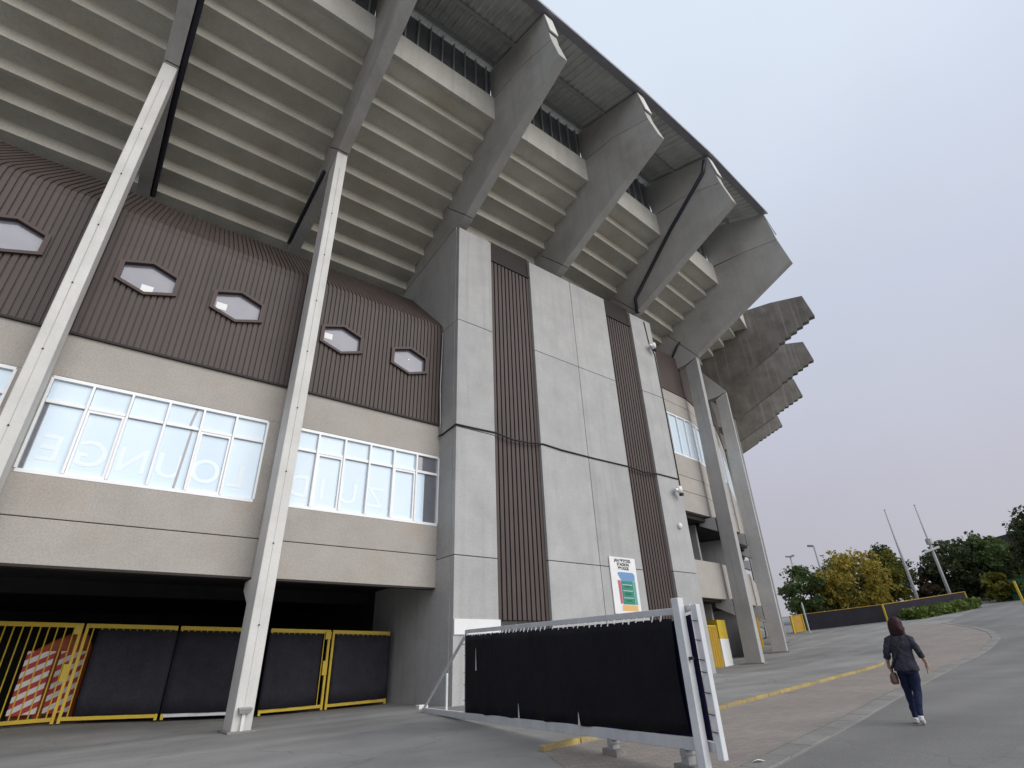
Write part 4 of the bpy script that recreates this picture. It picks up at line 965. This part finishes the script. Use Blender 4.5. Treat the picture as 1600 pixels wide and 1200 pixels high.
def fused(name, rings, tubes, m, par, voxel=.012, it=4):
    """lofted rings (x, y, z, rx, ry) and tapered limbs fused into one continuous surface"""
    b = MB(); n = 20
    for rg in rings:
        base = len(b.v)
        for (x, y, z, a, c) in rg:
            for k in range(n):
                t = 2 * math.pi * k / n; ct, st_ = math.cos(t), math.sin(t)
                e_ = .8; b.v.append(H(x + a * math.copysign(abs(ct) ** e_, ct), y + c * math.copysign(abs(st_) ** e_, st_), z))
        for i in range(len(rg) - 1):
            for k in range(n):
                p, q = base + i * n + k, base + i * n + (k + 1) % n; b.f.append([p, q, q + n, p + n]); b.m.append(0)
        b.f.append([base + k for k in range(n)]); b.m.append(0); t0 = base + (len(rg) - 1) * n; b.f.append([t0 + k for k in range(n)]); b.m.append(0)
    for tb in tubes:
        b.tube([H(*p[:3]) for p in tb], [p[3] * 1.05 for p in tb], 12)
    o = b.build(name, m, par)
    r_ = o.modifiers.new('Remesh', 'REMESH'); r_.mode = 'VOXEL'; r_.voxel_size = voxel; r_.use_smooth_shade = True
    if it:
        q = o.modifiers.new('Smooth', 'SMOOTH'); q.factor = .5; q.iterations = it
    return o
LW, RW = (-.272, .03, .955), (.318, .06, .945)
def hand(sx, w):
    out = [[(w[0], w[1], w[2], .026), (w[0], w[1] + .012, w[2] - .04, .031), (w[0] - sx * .004, w[1] + .02, w[2] - .085, .028)]]
    px_, py_, pz_ = w[0] - sx * .004, w[1] + .02, w[2] - .08
    for dy, ln in ((.030, .075), (.010, .085), (-.010, .078), (-.028, .062)):
        out.append([(px_, py_ + dy * .8, pz_, .0115), (px_ - sx * .006, py_ + dy + .006, pz_ - ln * .5, .0105), (px_ - sx * .02, py_ + dy + .012, pz_ - ln, .0085)])
    out.append([(w[0], w[1] + .02, w[2] - .03, .014), (w[0] - sx * .018, w[1] + .058, w[2] - .06, .0115), (w[0] - sx * .026, w[1] + .066, w[2] - .098, .009)])
    return out
fused('body', [[(0, .045, 1.475, .045, .055), (0, .05, 1.50, .066, .080), (0, .055, 1.55, .078, .098), (0, .05, 1.61, .080, .102), (0, .04, 1.67, .070, .088), (0, .035, 1.705, .035, .045)],
               [(0, -.01, .84, .15, .11), (0, 0, 1.0, .14, .10), (0, 0, 1.12, .125, .095), (0, .005, 1.28, .15, .10), (0, .01, 1.38, .10, .07)]],
      [[(0, .01, 1.36, .06), (0, .02, 1.50, .052)], [(0, .145, 1.585, .016), (0, .16, 1.565, .016)], [(-.08, .04, 1.60, .018), (-.09, .035, 1.58, .018)], [(.08, .04, 1.60, .018), (.09, .035, 1.58, .018)],
       [(-.10, 0, 1.36, .06), (-.175, -.01, 1.34, .055), (-.235, -.05, 1.14, .042), (-.262, -.005, 1.04, .036), LW + (.026,)],
       [(.10, 0, 1.36, .06), (.175, -.01, 1.34, .055), (.255, -.05, 1.14, .042), (.295, .01, 1.04, .036), RW + (.026,)],
       [(-.075, .01, .84, .075), (-.082, .12, .50, .05), (-.075, .12, .32, .042), (-.066, .10, .09, .034)], [(.078, -.01, .84, .075), (.070, .01, .50, .05), (.055, -.08, .32, .042), (.045, -.16, .12, .034)]] + hand(-1, LW) + hand(1, RW), M['skin'], per, .007, 2)
fused('cardigan', [[(.0, -.01, .83, .198, .150), (0, -.01, .90, .192, .146), (0, -.005, 1.02, .172, .122), (0, 0, 1.14, .165, .118), (0, .0, 1.26, .182, .122), (0, .005, 1.34, .188, .112), (0, .01, 1.40, .150, .092), (0, .015, 1.445, .085, .075), (0, .02, 1.47, .066, .066)]],
      [[(-.11, 0, 1.36, .07), (-.175, -.01, 1.335, .070), (-.215, -.035, 1.23, .064), (-.242, -.045, 1.13, .058), (-.262, -.01, 1.04, .052)],
       [(.11, 0, 1.36, .07), (.175, -.01, 1.335, .070), (.225, -.035, 1.23, .064), (.262, -.045, 1.13, .058), (.293, .005, 1.04, .052)]], M['cardigan'], per, .011, 3)
fused('jeans', [[(0, -.005, .97, .14, .10), (0, -.01, .90, .160, .112), (0, -.015, .82, .160, .125), (0, -.01, .78, .14, .11)]],
      [[(-.075, .01, .84, .098), (-.080, .06, .70, .086), (-.082, .12, .50, .068), (-.075, .12, .32, .060), (-.066, .10, .10, .045)],
       [(.078, -.01, .84, .098), (.078, .01, .70, .090), (.070, .01, .50, .068), (.055, -.08, .32, .060), (.045, -.16, .14, .045)]], M['jeans'], per, .011, 3)
fused('shoe', [], [[(-.068, .06, .062, .045), (-.070, .13, .052, .045), (-.074, .22, .040, .040), (-.077, .275, .036, .030)], [(-.067, .085, .10, .042), (-.067, .09, .06, .044)]], M['shoe'], per, .01, 2)
fused('shoe', [], [[(.045, -.18, .115, .045), (.046, -.125, .075, .045), (.048, -.04, .040, .040), (.05, .015, .036, .030)], [(.045, -.165, .15, .042), (.046, -.155, .10, .044)]], M['shoe'], per, .01, 2)
fused('hair', [[(0, -.035, 1.405, .085, .045), (0, -.03, 1.44, .118, .07), (0, -.015, 1.50, .122, .092), (0, .0, 1.57, .118, .112), (0, .015, 1.64, .112, .118), (0, .022, 1.70, .088, .098), (0, .025, 1.735, .045, .055)]],
      [[(-.09, .03, 1.45, .035), (-.10, .04, 1.55, .035)], [(.09, .03, 1.45, .035), (.10, .04, 1.55, .035)]], M['hair'], per, .012, 4)
fused('handbag', [[(-.225, .03, .62, .05, .11), (-.235, .03, .66, .062, .135), (-.235, .03, .76, .058, .135), (-.225, .03, .81, .035, .11)]], [], M['bag'], per, .012, 3)
tx = bpy.data.textures.new('folds', 'CLOUDS'); tx.noise_scale = .11
for o_ in per.children:
    if o_.name.split('.')[0] in ('cardigan', 'jeans', 'hair'):
        dm = o_.modifiers.new('Displace', 'DISPLACE'); dm.texture = tx; dm.strength = .045 if o_.name.startswith('c') else .03; dm.mid_level = .5
b = MB(); st = [(.11, .10, 1.40), (.12, .0, 1.455), (.06, -.10, 1.36), (-.04, -.135, 1.20), (-.14, -.135, 1.02), (-.215, -.07, .88), (-.235, .02, .80)]
pts = [H(*p) for p in st]
for p, q in zip(pts, pts[1:]): b.bar(p, q, .02, .035)
b.build('strap', M['black'], per)

# a scrap of paper lying in the gutter
b = MB(); sc_ = (8.3, 14.72); z0 = gz(sc_[0]) + .03
b.add([P3(sc_[0], sc_[1], z0), P3(sc_[0] + .13, sc_[1] + .03, z0 + .02), P3(sc_[0] + .15, sc_[1] + .12, z0 + .005), P3(sc_[0] + .02, sc_[1] + .10, z0 + .03)], [(0, 1, 2), (0, 2, 3)])
o = b.build('paper_scrap', M['paper'], recalc=False); q = o.modifiers.new('Solidify', 'SOLIDIFY'); q.thickness = .004
tag(o, 'small white scrap of litter lying in the gutter', 'litter')
